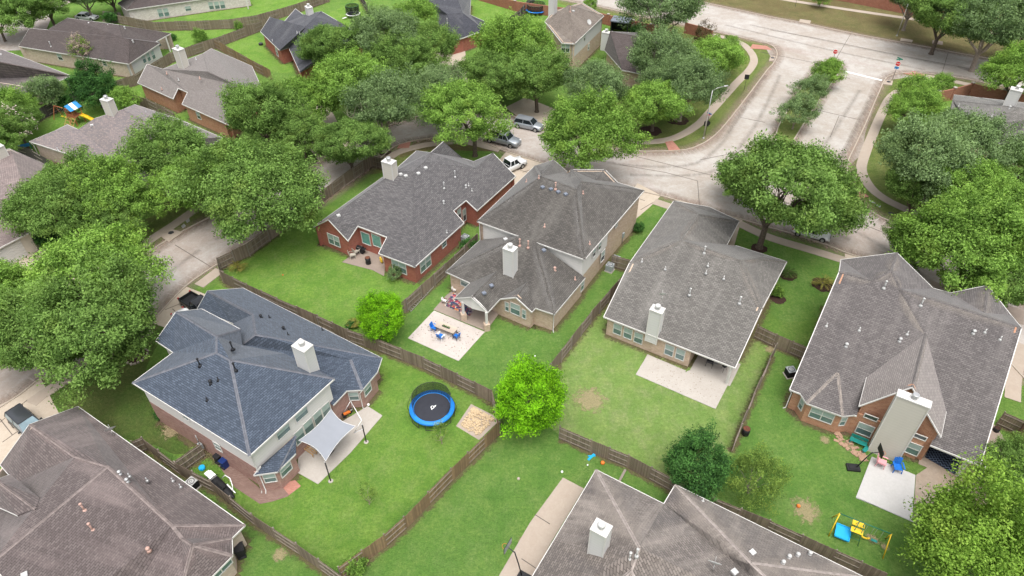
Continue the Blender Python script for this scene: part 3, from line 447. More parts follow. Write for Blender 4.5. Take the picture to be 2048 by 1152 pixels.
# each roof vertex: x, y in its survey sheet (o = sheet origin, s = sheet scale) and a height,
# or the name of the roof plane it lies on ('ab' = plane rising from the line a-b with slope k)
HOUSES = [
dict(n='tan_house', lab='brown shingled single storey house with tall white chimney and long pale patio', o=(1180,380), s=2.5045, mat='shingle_greybrown', wall='brick_tan', V=dict(
  a=(68,635,2.8), b=(728,892,2.8), l=(197,365,('a','b',.22)), c=(862,597,('a','b',.22)), R1=(455,250,('a','b',.26)), R2=(752,350,('a','b',.26)),
  d=(987,358,3.3), e=(835,342,4.6), f=(733,279,3.4), w=(420,53,3.2), w2=(600,85,2.9), v=(546,121,5.2), x=(748,155,2.9), y=(684,280,2.9), g=(590,100,3.6)),
  blocks=[dict(f=['a b c R2 R1 l','c d e R2','R1 R2 e f y','l R1 v w','R1 y x v','v x w2 w','e d f'])]),
dict(n='gabled_house', lab='purple-brown shingled house with steep rear gable and broad cream sided chimney', o=(1540,480), s=2.3031, mat='shingle_purple', wall='brick_orange', V=dict(
  a=(90,688,2.9), b=(970,1038,2.9), r1=(318,146,('a','b',.42)), m1=(468,188,('a','b',.42)), m2=(560,140,('a','b',.42)), m3=(600,226,('a','b',.42)), r2=(1160,405,('a','b',.42)),
  p1=(445,632,('a','b',.42)), p2=(718,430,('a','b',.42)), p3=(812,790,('a','b',.42)),
  q1=(410,765,4.2), q2=(655,678,7.4), q3=(788,908,4.2), sa=(400,811,2.9), sb=(738,945,2.9),
  n1=(326,90,6.6), k1=(585,58,9.0), k2=(752,222,6.6),
  j1=(833,243,6.6), j2=(1003,208,8.2), j3=(1110,345,6.6), j4=(990,336,7.9),
  f1=(312,612,('a','b',.42)), f2=(128,690,2.9), f3=(168,752,2.85), f4=(335,812,2.85), f5=(398,805,2.9)),
  blocks=[dict(f=['a sa p1 p2 m3 m2 m1 r1','sb b r2 m3 p2 p3','m1 m2 k1 n1','r1 m1 n1','m2 m3 k2 k1','m3 r2 j3 j4 j1 k2','j1 j4 j2','j4 j3 j2'], nf=('p1sa','p1p2','p2p3','p3sb')),
   dict(f=['p1 q1 q2 p2','p2 q2 q3 p3'], mat='shingle_purple_pale', nf=('p1p2','p2p3')), dict(f=['f1 f2 f3','f1 f3 f4','f1 f4 f5'], bay=1, nf=('f1f2','f1f5'))]),
dict(n='two_storey_house', lab='two storey house with cream upper walls, dark brown roof and covered rear porch', o=(860,300), s=3.0326, mat='shingle_brown', wall='brick_tan', V=dict(
  A=(285,432,5.8), B=(938,665,5.8), C=(1300,245,5.8), T1=(672,160,('A','B',.5)), T2=(882,236,('A','B',.5)), T3=(915,190,('B','C',.5)),
  D=(635,96,5.8), E=(750,60,7.6), Fv=(832,130,5.9), G=(855,118,6.6), I=(1140,197,5.8), J=(1062,118,7.0), K=(1005,182,7.0),
  P=(95,738,2.9), Kc=(755,997,2.9), Q=(630,548,('P','Kc',.5)), Q0=(545,522,('P','Kc',.5)), Z=(305,545,2.9), L=(942,775,2.9), P2=(243,806,2.9), pr=(408,735,('P','Kc',.5)),
  pa=(150,898,2.7), pk=(250,892,4.4), pb=(350,985,2.7), pc=(425,903,2.9), wr=(592,800,('P','Kc',.5)), wP=(520,893,4.1), wB=(617,982,2.9), wC=(640,958,2.9)),
  blocks=[dict(f=['A B T2 T1','B C T3 T2','T1 E D','A T1 D','T1 Fv E','T1 T2 Fv','T2 T3 G Fv','T3 C I K G','K I J','G K J'], two=1),
   dict(f=['P P2 pr pc wr wC Kc Q Q0','Kc L Q','P Q0 Z','P2 pa pk pr','pk pb pc pr','pc wP wr','wP wB wC wr'], nf=('ZQ0','Q0Q','LQ'))]),
dict(n='red_brick_house', lab='red brick single storey house with dark grey hipped roof and small brick walled patio', o=(600,270), s=3.6, mat='shingle_darkgrey', wall='brick_red', V=dict(
  P=(565,852,2.9), K=(825,950,2.9), e1=(1182,632,2.9), M1=(812,262,('K','e1',.52)), e2=(1105,545,('K','e1',.5)), e3=(1195,470,('K','e1',.5)), e4=(1275,545,2.9), e5=(1553,297,2.9),
  N1=(893,193,('K','e1',.5)), N2=(1265,237,('K','e1',.5)), N3=(1390,130,('K','e1',.5)), M0=(685,262,7.0), S1=(625,735,('P','K',.5)), S2=(415,655,('P','K',.5)),
  g0=(97,660,2.9), g1=(202,608,5.0), g2=(345,762,2.9), g3=(350,500,5.2), B0=(596,303,2.9),
  u1=(838,113,5.0), u0=(700,235,5.4), u2=(940,126,7.0), u3=(1032,47,7.0), u4=(1170,166,3.2), u5=(1250,190,3.4)),
  blocks=[dict(f=['K e1 e2 e3 e4 e5 N3 N2 N1 M1','P K M1 M0 g3 S2 S1','g1 g2 S2 g3','g0 g1 g3 M0 B0','M0 M1 N1 u2 u1 u0','u2 u4 u3','N1 N2 u5 u4 u2','u5 N2 N3','M0 u0 B0'])]),
dict(n='blue_roof_house', lab='two storey house with slate blue shingles and white upper walls beside the shade sail', o=(240,540), s=2.4518, mat='shingle_blue', wall='brick_brown', V=dict(
  A=(60,553,5.8), B=(635,912,5.8), C=(1052,533,5.8), T1=(475,405,('A','B',.5)), T2=(540,441,('A','B',.5)), T3=(475,325,8.6), W1=(260,404,5.8), W2=(175,347,5.8), W3=(275,204,7.6), W4=(400,190,5.8), W5=(590,290,5.8), X=(600,368,5.8), X2=(803,408,5.8), X3=(975,488,5.8),
  D=(1285,432,2.9), g2=(603,88,2.9), g1=(428,102,('D','g2',.5)), r1=(650,218,('D','g2',.5)), r2=(664,317,('D','g2',.5)), gs=(378,190,2.9), gt=(555,262,2.9), xx=(598,366,4.9), sc=(1045,662,2.9),
  ba=(1130,440,('sc','D',.36)), b1=(1262,500,2.9), b2=(1188,588,2.9), b3=(1112,592,2.9), b4=(1048,660,2.9), h0=(862,812,3.9), h1=(862,900,2.9), h2=(772,990,2.9), h3=(655,1007,2.9), h4=(690,962,3.4)),
  blocks=[dict(f=['A B T2 T1','B C T2','A T1 T3 W1','W1 T3 W3 W2','W3 T3 W5 W4','T2 C X3 X2 X T3 T1','T3 X W5'], two=1, nf=('XW5','X3X2','X2X','CX3')),
   dict(V=0,f=['g1 g2 D r2 r1','gs g1 r1 gt','r1 r2 xx gt','r2 D b1 ba b4 sc xx'], nf=('xxsc','xxgt','bab1','bab4')), dict(f=['ba b1 b2','ba b2 b3','ba b3 b4'],bay=1,nf=('bab1','bab4')), dict(f=['h0 h1 h2','h0 h2 h3','h0 h3 h4'],bay=1,nf=('h0h1','h0h4'))]),
dict(n='maroon_roof_house', lab='maroon shingled house at bottom left with a dish on its roof edge', o=(0,790), s=3.1815, mat='shingle_maroon', wall='brick_pale', V=dict(
  a=(495,72,2.9), b=(1560,828,2.9), r0=(187,186,5.6), r1=(476,392,5.6), r2=(685,456,5.6), r3=(1095,832,('b','a',.5)), c=(1477,910,2.9), k=(1158,913,4.6),
  w1=(0,445,2.9), w2=(-160,640,2.9), w3=(100,560,3.3), w4=(-60,1075,6.6), w5=(-420,900,2.9), y1=(1480,1022,2.9), y2=(1290,1215,2.9), y3=(1130,1430,2.9), y4=(600,1700,2.9), fa=(1225,955,4.9), y5=(300,1500,6.0), fb=(1165,1180,3.9),
  d0=(225,725,6.25), d1=(255,655,5.95), d2=(110,767,5.78), d3=(-30,540,6.3), d4=(65,505,5.2), d5=(-60,690,5.0)),
  blocks=[dict(f=['a b r3 r2 r1 r0','r0 r1 w3 w1','b c k r3','r2 r3 k fb y3 y4 y5 w4','c y1 fa','k c fa','y1 y2 fa','y2 y3 fb fa','k fa fb','r1 r2 w4 w5 w2 w3']), dict(f=['d3 d0 d1 d4','d0 d3 d5 d2'], nf=('d0d1','d1d4','d0d2'))]),
dict(n='bottom_edge_house', lab='weathered taupe roofed house cut off by the bottom edge with short white chimney', o=(980,900), s=2.4976, mat='shingle_weathered', wall='brick_tan', V=dict(
  a=(530,98,2.9), b=(868,268,2.9), h=(745,488,('b','a',.5)), c=(205,640,2.9), cc=(60,900,2.9), v=(705,600,5.2), v2=(610,690,6.2), e=(925,172,2.9), g=(1880,640,2.9), g2=(2280,850,2.9), r=(1305,565,('g','e',.55)), r2=(1700,950,6.2), z=(900,1000,2.9)),
  blocks=[dict(f=['b a h','a c cc v2 v h','e b h v z r2 r','g e r','g2 g r r2','v v2 cc z'])]),
dict(n='side_house', lab='mottled grey and rose shingled house beside the wooden playset with a cream chimney', o=(0,200), s=3.2, mat='shingle_mottled', wall='brick_pale', V=dict(
  a=(187,265,2.9), b=(875,490,2.9), bb=(1010,545,2.9), r0=(605,118,5.9), r=(787,60,6.9), t=(350,197,3.9), t1=(430,157,3.4), t2=(500,188,4.2), n=(862,28,6.0), e=(1135,118,2.9), ee=(1420,240,2.9), r3=(1150,250,6.4)),
  blocks=[dict(f=['a b r r0 t2 t','b bb ee r3 r','r r3 ee e n','t t2 t1'])]),
dict(n='taupe_house', lab='taupe shingled brick house with tall cream chimney at its roof edge', o=(0,0), s=4, mat='shingle_taupe', wall='brick_orange', V=dict(
  a=(1100,662,2.9), b=(1385,790,2.9), c=(1425,705,4.0), d=(1500,738,4.0), e=(1455,832,2.9), f=(1830,1000,2.9), r0=(1175,512,4.8), r1=(1300,552,5.4), r2=(1620,430,6.8), r3=(1665,572,7.2), p=(1690,388,6.4), q=(2015,528,2.9), q2=(2100,720,2.9), t=(1900,680,6.2)),
  blocks=[dict(f=['a b c d e f t r3 r2 r1 r0','r2 r3 t q2 q p','f q2 t'])]),
dict(n='dark_brown_house', lab='long dark brown roofed house with a white sided end behind a bare tree', o=(0,0), s=4, mat='shingle_umber', wall='brick_pale', V=dict(
  a=(148,370,2.9), b=(1030,512,2.9), w=(235,226,5.6), w1=(380,237,5.6), r0=(540,143,7.6), r1=(950,198,7.2), r2=(980,300,6.0), r3=(1035,312,5.6), c=(1280,345,2.9), c2=(1245,333,3.2), e=(1368,266,2.9), n=(560,130,6.4)),
  blocks=[dict(f=['a b r3 r2 r1 r0 w1 w','b c r3','r3 c c2 r2','r1 r2 c2 e'])]),
dict(n='rose_roof_house', lab='rose and maroon shingled house cut off by the left edge with a covered rear porch', o=(0,0), s=4, mat='shingle_maroon', wall='brick_pale', V=dict(
  a=(-500,640,2.9), b=(200,752,2.9), c=(570,606,2.9), r=(-20,490,6.6), n=(-40,375,5.0), w=(-500,470,6.0)),
  blocks=[dict(f=['a b c r w','c n r','r n w'])]),
dict(n='left_edge_house', lab='pink-brown shingled house at the left edge above a wide pale garage door', o=(0,200), s=3.2, mat='shingle_rose', wall='stucco', V=dict(
  a=(-260,1080,2.9), b=(195,845,2.9), t=(-60,640,5.4), q=(175,745,5.2), u=(-80,470,6.2), v=(180,620,5.6), w=(-60,330,7.0), x=(65,312,6.6), y=(290,412,2.9), z=(300,500,2.9), ww=(-420,700,5.0), q3=(235,760,2.9)),
  blocks=[dict(f=['a b q t ww','b q3 q','t q q3 v u','u v z y x w','q3 z v','ww t u w'])]),
dict(n='white_brick_house', lab='whitewashed brick house with dark roof at the top left edge of the photo', o=(0,0), s=4, mat='shingle_umber', wall='brick_white', V=dict(
  a=(1010,80,2.9), b=(1640,-10,2.9), bb=(2010,-60,2.9), c=(940,25,2.9), r=(1230,-160,6.4), r2=(1750,-190,6.4), n=(1200,-330,2.9)),
  blocks=[dict(f=['a b bb r2 r','c a r','r r2 n'])]),
dict(n='slate_house', lab='dark slate roofed red brick house beside a cream chimney and wooden fence, half under trees', o=(512,0), s=4, mat='shingle_slate', wall='brick_red', V=dict(
  a=(35,252,2.9), b=(188,402,2.9), c=(260,378,2.9), d=(350,575,2.9), g=(112,135,5.0), g2=(212,188,4.6), p=(315,70,5.4), p2=(380,118,5.8), q=(522,90,7.0), f=(395,215,7.0), h=(650,165,5.6), i=(745,222,2.9), j=(850,300,2.9), k=(560,420,5.6)),
  blocks=[dict(f=['a b f p2 g2 g','b c d k f','g2 p2 p','p2 f q','f k j i h q','d j k'])]),
dict(n='blue_slate_house', lab='blue-grey hipped roof house at the top edge between two large trees', o=(512,0), s=4, mat='shingle_slate', wall='brick_red', V=dict(
  a=(1265,40,2.9), b=(1370,225,2.9), c=(1560,330,2.9), d=(1665,300,2.9), e=(1825,240,2.9), f=(1830,170,2.9), g=(1712,118,2.9), h=(1722,-60,2.9), p=(1350,-20,7.0), q=(1655,105,5.0), s=(1530,112,5.4), t=(1560,-160,7.0)),
  blocks=[dict(f=['a b c s p','c d q s','d e q','e f g q','p s q g h t'])]),
dict(n='corner_two_storey_house', lab='two storey house with taupe pyramid roof and cream side wall beside the brick boundary wall', o=(1024,0), s=4, mat='shingle_tan', wall='brick_tan', V=dict(
  a=(262,172,5.8), a2=(398,345,5.8), b=(500,350,5.8), c=(736,126,5.8), r=(455,40,8.6), n=(330,90,5.8), n2=(560,20,5.8)),
  blocks=[dict(f=['a a2 b r','b c r','c n2 n a r'], two=1)]),
dict(n='screened_house', lab='brown roofed house with white chimney mostly screened by trees beside the dark pavilion', o=(1024,0), s=4, mat='shingle_umber', wall='brick_tan', V=dict(
  a=(740,400,2.9), b=(880,560,2.9), c=(1260,640,2.9), d=(1330,420,2.9), r=(785,252,6.4), r2=(1140,312,6.4), e=(1010,262,5.0), f=(1200,275,2.9)),
  blocks=[dict(f=['a b r','b c r2 r','c d r2','r r2 d f e'])]),
dict(n='right_edge_house', lab='grey-brown roofed house at the right edge behind the brick boundary wall with white chimney', o=(1536,0), s=4, mat='shingle_greybrown', wall='brick_tan', V=dict(
  a=(1425,995,2.9), w=(1490,757,2.9), p=(1482,800,3.6), r=(2010,862,6.6), q=(1660,1012,4.8), b=(1750,1120,2.9), c=(2300,1260,2.9), d=(2500,900,6.6), n=(1700,782,3.8), n2=(2400,860,4.5), b0=(1600,1150,2.9)),
  blocks=[dict(f=['a b0 b q p w','q r p','p r n w','b c d r q','n r d n2'])]),
]

# ------------------------------------------------------------------ houses
SOILN = [0]
def on_plane(x, y, A, B, m):
    u = np.array([B.x-A.x, B.y-A.y]); L = np.linalg.norm(u); u /= L; n = np.array([-u[1], u[0]]); g = n*m+u*(B.z-A.z)/L; d = ray(x, y)
    t = (A.z-g@np.array([A.x, A.y])-CAM_H)/(d[2]-g@d[:2]); return Vector((d[0]*t, d[1]*t, CAM_H+d[2]*t))
def solve(h):
    P = {}; o, s = h['o'], h['s']; todo = dict(h['V'])
    while todo:
        for k, v in list(todo.items()):
            if v[0] == 'w':    # offset along the house axes from another corner
                if v[1] not in P or 'a1' not in P and not all(q in P for q in h['ax']): continue
                e = (P[h['ax'][1]]-P[h['ax'][0]]); e.z = 0; e.normalize(); n = Vector((-e.y, e.x, 0)); P[k] = P[v[1]]+e*v[2]+n*v[3]; P[k].z = v[4]
            else:
                x, y = o[0]+v[0]/s, o[1]+v[1]/s
                if not isinstance(v[2], tuple): P[k] = G(x, y, v[2])
                else:
                    a, b, m = v[2]
                    if a not in P or b not in P: continue
                    P[k] = on_plane(x, y, P[a], P[b], m)
            del todo[k]
    return P
def fit_n(pts):
    n = Vector((0, 0, 0))
    for i in range(len(pts)): n += pts[i].cross(pts[(i+1) % len(pts)])
    n.normalize(); return n if n.z > 0 else -n
def inset_line(pts, d, closed):
    out = []; m = len(pts)
    for i, p in enumerate(pts):
        def nr(a, b):
            e = (b-a); e.z = 0
            if e.length < 1e-4: return None
            e.normalize(); return Vector((-e.y, e.x, 0))
        n1 = nr(pts[i-1], p) if (closed or i) else None; n2 = nr(p, pts[(i+1) % m]) if (closed or i < m-1) else None
        if n1 is None: n1 = n2
        if n2 is None: n2 = n1
        k = max(.45, 1+n1.dot(n2)); out.append(p+(n1+n2)*(d/k))
    return out
def ray_plane(x, y, p0, n):
    d = Vector(ray(x, y)); c = Vector((0, 0, CAM_H)); t = (p0-c).dot(n)/d.dot(n); return c+d*t
def window(parent, M, wd, ht, pane='pane', frame='trim_white', bars=(1, 1), org=None, name='window', blind=True):
    """M: matrix with x along the wall, y outwards, z up, at the window centre"""
    f = MB(); t = .075
    for x in (-wd/2, wd/2): f.box((x, .03, 0), (t, .08, ht+t), M=M)
    for z in (-ht/2, ht/2): f.box((0, .032, z), (wd-t, .076, t), M=M)
    for i in range(1, bars[0]): f.box((-wd/2+wd*i/bars[0], .028, 0), (.085, .07, ht-t), M=M)
    for j in range(1, bars[1]+1): f.box((0, .02, -ht/2+ht*j/(bars[1]+1)), (wd-t, .05, .045), M=M)
    fo = f.build(name, frame, parent, org)
    p = MB(); p.box((0, .0, 0), (wd-.02, .03, ht-.02), M=M); p.build('pane', pane, fo)
    if blind and ht > .9:
        b = MB(); b.box((0, .008, ht*.25), (wd-.1, .02, ht*.46), M=M); b.build('blind', 'shade_blind', fo)
    for ch in fo.children:
        for v in ch.data.vertices: v.co -= Vector(org)
    return fo
def vent(parent, kind, P, org, mat=None):
    m = MB(); P = Vector(P)
    if kind == 'tall': m.tube([P, P+Vector((0, 0, .9))], .07, 10); m.lathe(P+Vector((0, 0, .86)), [(.12, 0), (.12, .1), (.04, .16)], 10); m.lathe(P+Vector((0, 0, -.08)), [(.24, 0), (.09, .24)], 10)
    elif kind == 'pipe': m.tube([P-Vector((0, 0, .1)), P+Vector((0, 0, .42))], .05, 8); m.lathe(P-Vector((0, 0, .08)), [(.2, 0), (.06, .2)], 8)
    elif kind == 'turbine': m.tube([P-Vector((0, 0, .1)), P+Vector((0, 0, .25))], .09, 10); m.lathe(P+Vector((0, 0, .22)), [(.08, 0), (.16, .06), (.17, .15), (.11, .23), (.02, .25)], 12); m.lathe(P-Vector((0, 0, .08)), [(.22, 0), (.09, .2)], 8)
    else: m.box(P+Vector((0, 0, .1)), (.42, .42, .2), .55)
    m.build({'tall': 'flue_pipe', 'pipe': 'vent_pipe', 'turbine': 'turbine_vent', 'box': 'roof_vent'}[kind], mat or {'tall': 'pipe_grey', 'pipe': 'pipe_grey', 'turbine': 'pipe_grey', 'box': 'vent_blue'}[kind], parent, org)
def build_house(h):
    P = solve(h); o, s = h['o'], h['s']
    ks = list(P); ctr = sum((P[k] for k in ks), Vector((0, 0, 0)))/len(ks); org = Vector((ctr.x, ctr.y, 0))
    root = thing('house', h['lab'], 'house', org); tris = []
    for bi, b in enumerate(h['blocks']):
        m = MB(); cnt = {}; cap = MB(); norms = {}; wear = MB(); ww = h.get('wear', 0)
        for f in b['f']:
            ids = f.split(); pts = [P[i] for i in ids]; n = fit_n(pts); norms[f] = n
            area = sum((pts[i].x*pts[(i+1) % len(pts)].y-pts[(i+1) % len(pts)].x*pts[i].y) for i in range(len(pts)))
            if area < 0: ids = ids[::-1]; pts = pts[::-1]
            dz = Vector((0, 0, .012*bi)); m.poly([p+dz for p in pts], nrm=n)
            for t in geometry.tessellate_polygon([[Vector((p.x, p.y, 0)) for p in pts]]): tris.append([pts[i] for i in t])
            low = [p-Vector((0, 0, .14)) for p in pts][::-1]; m.poly(low, nrm=-n)
            for i in range(len(ids)): e = (ids[i], ids[(i+1) % len(ids)]); cnt.setdefault(frozenset(e), []).append((e, f, pts))
        fas = MB()
        for e, L in cnt.items():
            if len(L) == 1:
                (i, j), f, pts = L[0]; a, c = P[i], P[j]; d = c-a
                if d.length < .05 or (i+j) in b.get('nf', ()) or (j+i) in b.get('nf', ()): continue
                hd = Vector((d.x, d.y, 0)).normalized(); nn = Vector((hd.y, -hd.x, 0)); up = Vector((0, 0, .015)); dn = Vector((0, 0, -.15)); q = nn*.03
                a2, c2 = a-hd*.0, c+hd*.0
                for r in ([a2+q+dn, c2+q+dn, c2+q+up, a2+q+up], [a2+q+up, c2+q+up, c2-nn*.05+up, a2-nn*.05+up], [a2+dn, a2+q+dn, a2+q+up, a2+up], [c2+q+dn, c2+dn, c2+up, c2+q+up], [a2+q+dn, a2-nn*.05+dn, c2-nn*.05+dn, c2+q+dn]): fas.face(r)
            elif len(L) == 2:
                (i, j), f1, p1 = L[0]; _, f2, p2 = L[1]; a, c = P[i], P[j]; n1, n2 = norms[f1], norms[f2]; hd = (c-a)
                if hd.length < .4: continue
                hd.normalize(); c2 = sum(p2, Vector((0, 0, 0)))/len(p2); c1 = sum(p1, Vector((0, 0, 0)))/len(p1)
                s1 = n1.cross(hd); s1 = s1 if s1.dot(c1-a) > 0 else -s1; s2 = n2.cross(hd); s2 = s2 if s2.dot(c2-a) > 0 else -s2
                if (s1.normalized()+s2.normalized()).z < (-.004 if b.get('bay') else -.03):      # a ridge or hip, not a valley
                    for sv, nn in ((s1, n1), (s2, n2)): sv = sv.normalized(); u = nn*.03; cap.face([a+u, c+u, c+sv*.14+u, a+sv*.14+u], .9, nrm=nn)
                    if ww and not b.get('bay'):
                        for sv, nn in ((s1, n1), (s2, n2)):
                            sv = sv.normalized(); u = nn*.012; L_ = (c-a).length; nseg = max(1, int(L_/1.0)); wd_ = lambda t: ww*(1-.8*max(0, abs(2*t-1)-.5)/.5)
                            for q_ in range(nseg):
                                t0, t1 = q_/nseg, (q_+1)/nseg; A0, A1 = a.lerp(c, t0)+u, a.lerp(c, t1)+u; k0 = len(wear.t); wear.face([A0, A1, A1+sv*wd_(t1), A0+sv*wd_(t0)], nrm=nn); wear.t[k0:] = [1, 1, 0, 0]
        if wear.f:
            n0 = len(m.f); nv = len(m.v); m.v += wear.v; m.f += [tuple(q+nv for q in f_) for f_ in wear.f]; m.uv += wear.uv; m.t += wear.t; m.sm += wear.sm; m.mi[h['wearmat']] = (n0, len(m.f))
        m.build('roof', b.get('mat', h['mat']), root, org)
        if fas.f: fas.build('fascia', 'trim_white', root, org)
        if cap.f: cap.build('ridge_cap', h.get('baycap', h.get('cap')) if b.get('bay') else h.get('cap', h['mat']), root, org)
    for wl in h['walls']:
        mat, path, z0, z1 = wl[:4]; ins = wl[4] if len(wl) > 4 else .38; closed = path.endswith('*'); ids = path.rstrip('*').split(); pts = inset_line([P[i] for i in ids], ins, closed); m = MB()
        for i in range(len(pts)-(0 if closed else 1)):
            a, b = pts[i], pts[(i+1) % len(pts)]; ta, tb = (a.z+.02, b.z+.02) if z1 is None else (min(z1, a.z+.02), min(z1, b.z+.02))
            if (a-b).length < .02: continue
            hd = Vector((b.x-a.x, b.y-a.y, 0)).normalized(); nn = Vector((hd.y, -hd.x, 0))
            m.face([(a.x, a.y, z0), (b.x, b.y, z0), (b.x, b.y, tb), (a.x, a.y, ta)], nrm=nn); q = nn*-.15
            m.face([(a.x+q.x, a.y+q.y, z0), (a.x+q.x, a.y+q.y, ta), (b.x+q.x, b.y+q.y, tb), (b.x+q.x, b.y+q.y, z0)], nrm=-nn); m.face([(a.x, a.y, ta), (b.x, b.y, tb), (b.x+q.x, b.y+q.y, tb), (a.x+q.x, a.y+q.y, ta)])
        m.build('wall', mat, root, org)
        if z0 == 0:
            SOILN[0] += 1; lw = inset_line([P[i] for i in ids], ins-.05, closed); lw = lw+lw[:1] if closed else lw; sm_ = MB(); edge_strip(sm_, lw, 1.0, .0125+.0002*SOILN[0], 1.05, .0); struct('bed_soil', sm_, 'soil_edge')
    for wn in h.get('win', []):
        x, y, e, wd, ht = wn[:5]; kw = wn[5] if len(wn) > 5 else {}; a, b = (P[q] for q in e.split()); hd = Vector((b.x-a.x, b.y-a.y, 0)).normalized(); nn = Vector((hd.y, -hd.x, 0)); ins = kw.get('ins', .38)
        p = ray_plane(o[0]+x/s, o[1]+y/s, a-nn*(ins-.01), nn); M = Matrix((( hd.x, nn.x, 0, p.x), (hd.y, nn.y, 0, p.y), (0, 0, 1, p.z), (0, 0, 0, 1)))
        window(root, M, wd, ht, kw.get('pane', 'pane'), 'trim_white', kw.get('bars', (1, 1)), org, blind=kw.get('blind', True))
    def roofhit(x, y):
        d = Vector(ray(x, y)); c = Vector((0, 0, CAM_H)); best = None
        for t in tris:
            r = geometry.intersect_ray_tri(t[0], t[1], t[2], d, c, True)
            if r and (best is None or r.z > best.z): best = r
        return best
    for kind, lst in h.get('vents', {}).items():
        k = kind.split(':'); v = lst
        for x, y in v:
            p = roofhit(o[0]+x/s, o[1]+y/s)
            if p: vent(root, k[0], p, org, k[1] if len(k) > 1 else None)
    for c in h.get('chim', []):
        bx, by, tx, ty, wd, dp, mat = c[:7]; p = G(o[0]+bx/s, o[1]+by/s) if len(c) > 7 and c[7] else (roofhit(o[0]+bx/s, o[1]+by/s) or G(o[0]+bx/s, o[1]+by/s, 3))
        top = c[8] if len(c) > 8 else hgt(p, o[0]+tx/s, o[1]+ty/s); ax = h['ax']; rz = math.atan2(P[ax[1]].y-P[ax[0]].y, P[ax[1]].x-P[ax[0]].x); z0 = 0 if len(c) > 7 and c[7] else p.z-1.2
        m = MB(); m.box((p.x, p.y, (z0+top)/2), (wd, dp, top-z0), rz); q = Matrix.Rotation(rz, 3, 'Z')
        ch = m.build('chimney', mat, root, org)
        m = MB()
        for sx in (-1, 1):
            for sy in (-1, 1): m.box(Vector((p.x, p.y, (z0+top)/2))+q @ Vector((sx*wd/2, sy*dp/2, 0)), (.1, .1, top-z0), rz)
        m.box((p.x, p.y, top+.03), (wd+.14, dp+.14, .12), rz); cc = m.build('trim', 'trim_white', ch, org)
        m = MB(); m.lathe(Vector((p.x, p.y, top+.08)), [(.24, 0), (.2, .12), (.2, .34)], 14); m.lathe(Vector((p.x, p.y, top+.42)), [(.3, 0), (.31, .12), (.26, .2)], 14); m.build('flue_cap', 'pipe_grey' if mat != 'siding_brightwhite' else 'pipe_white', ch, org)
    return root, P
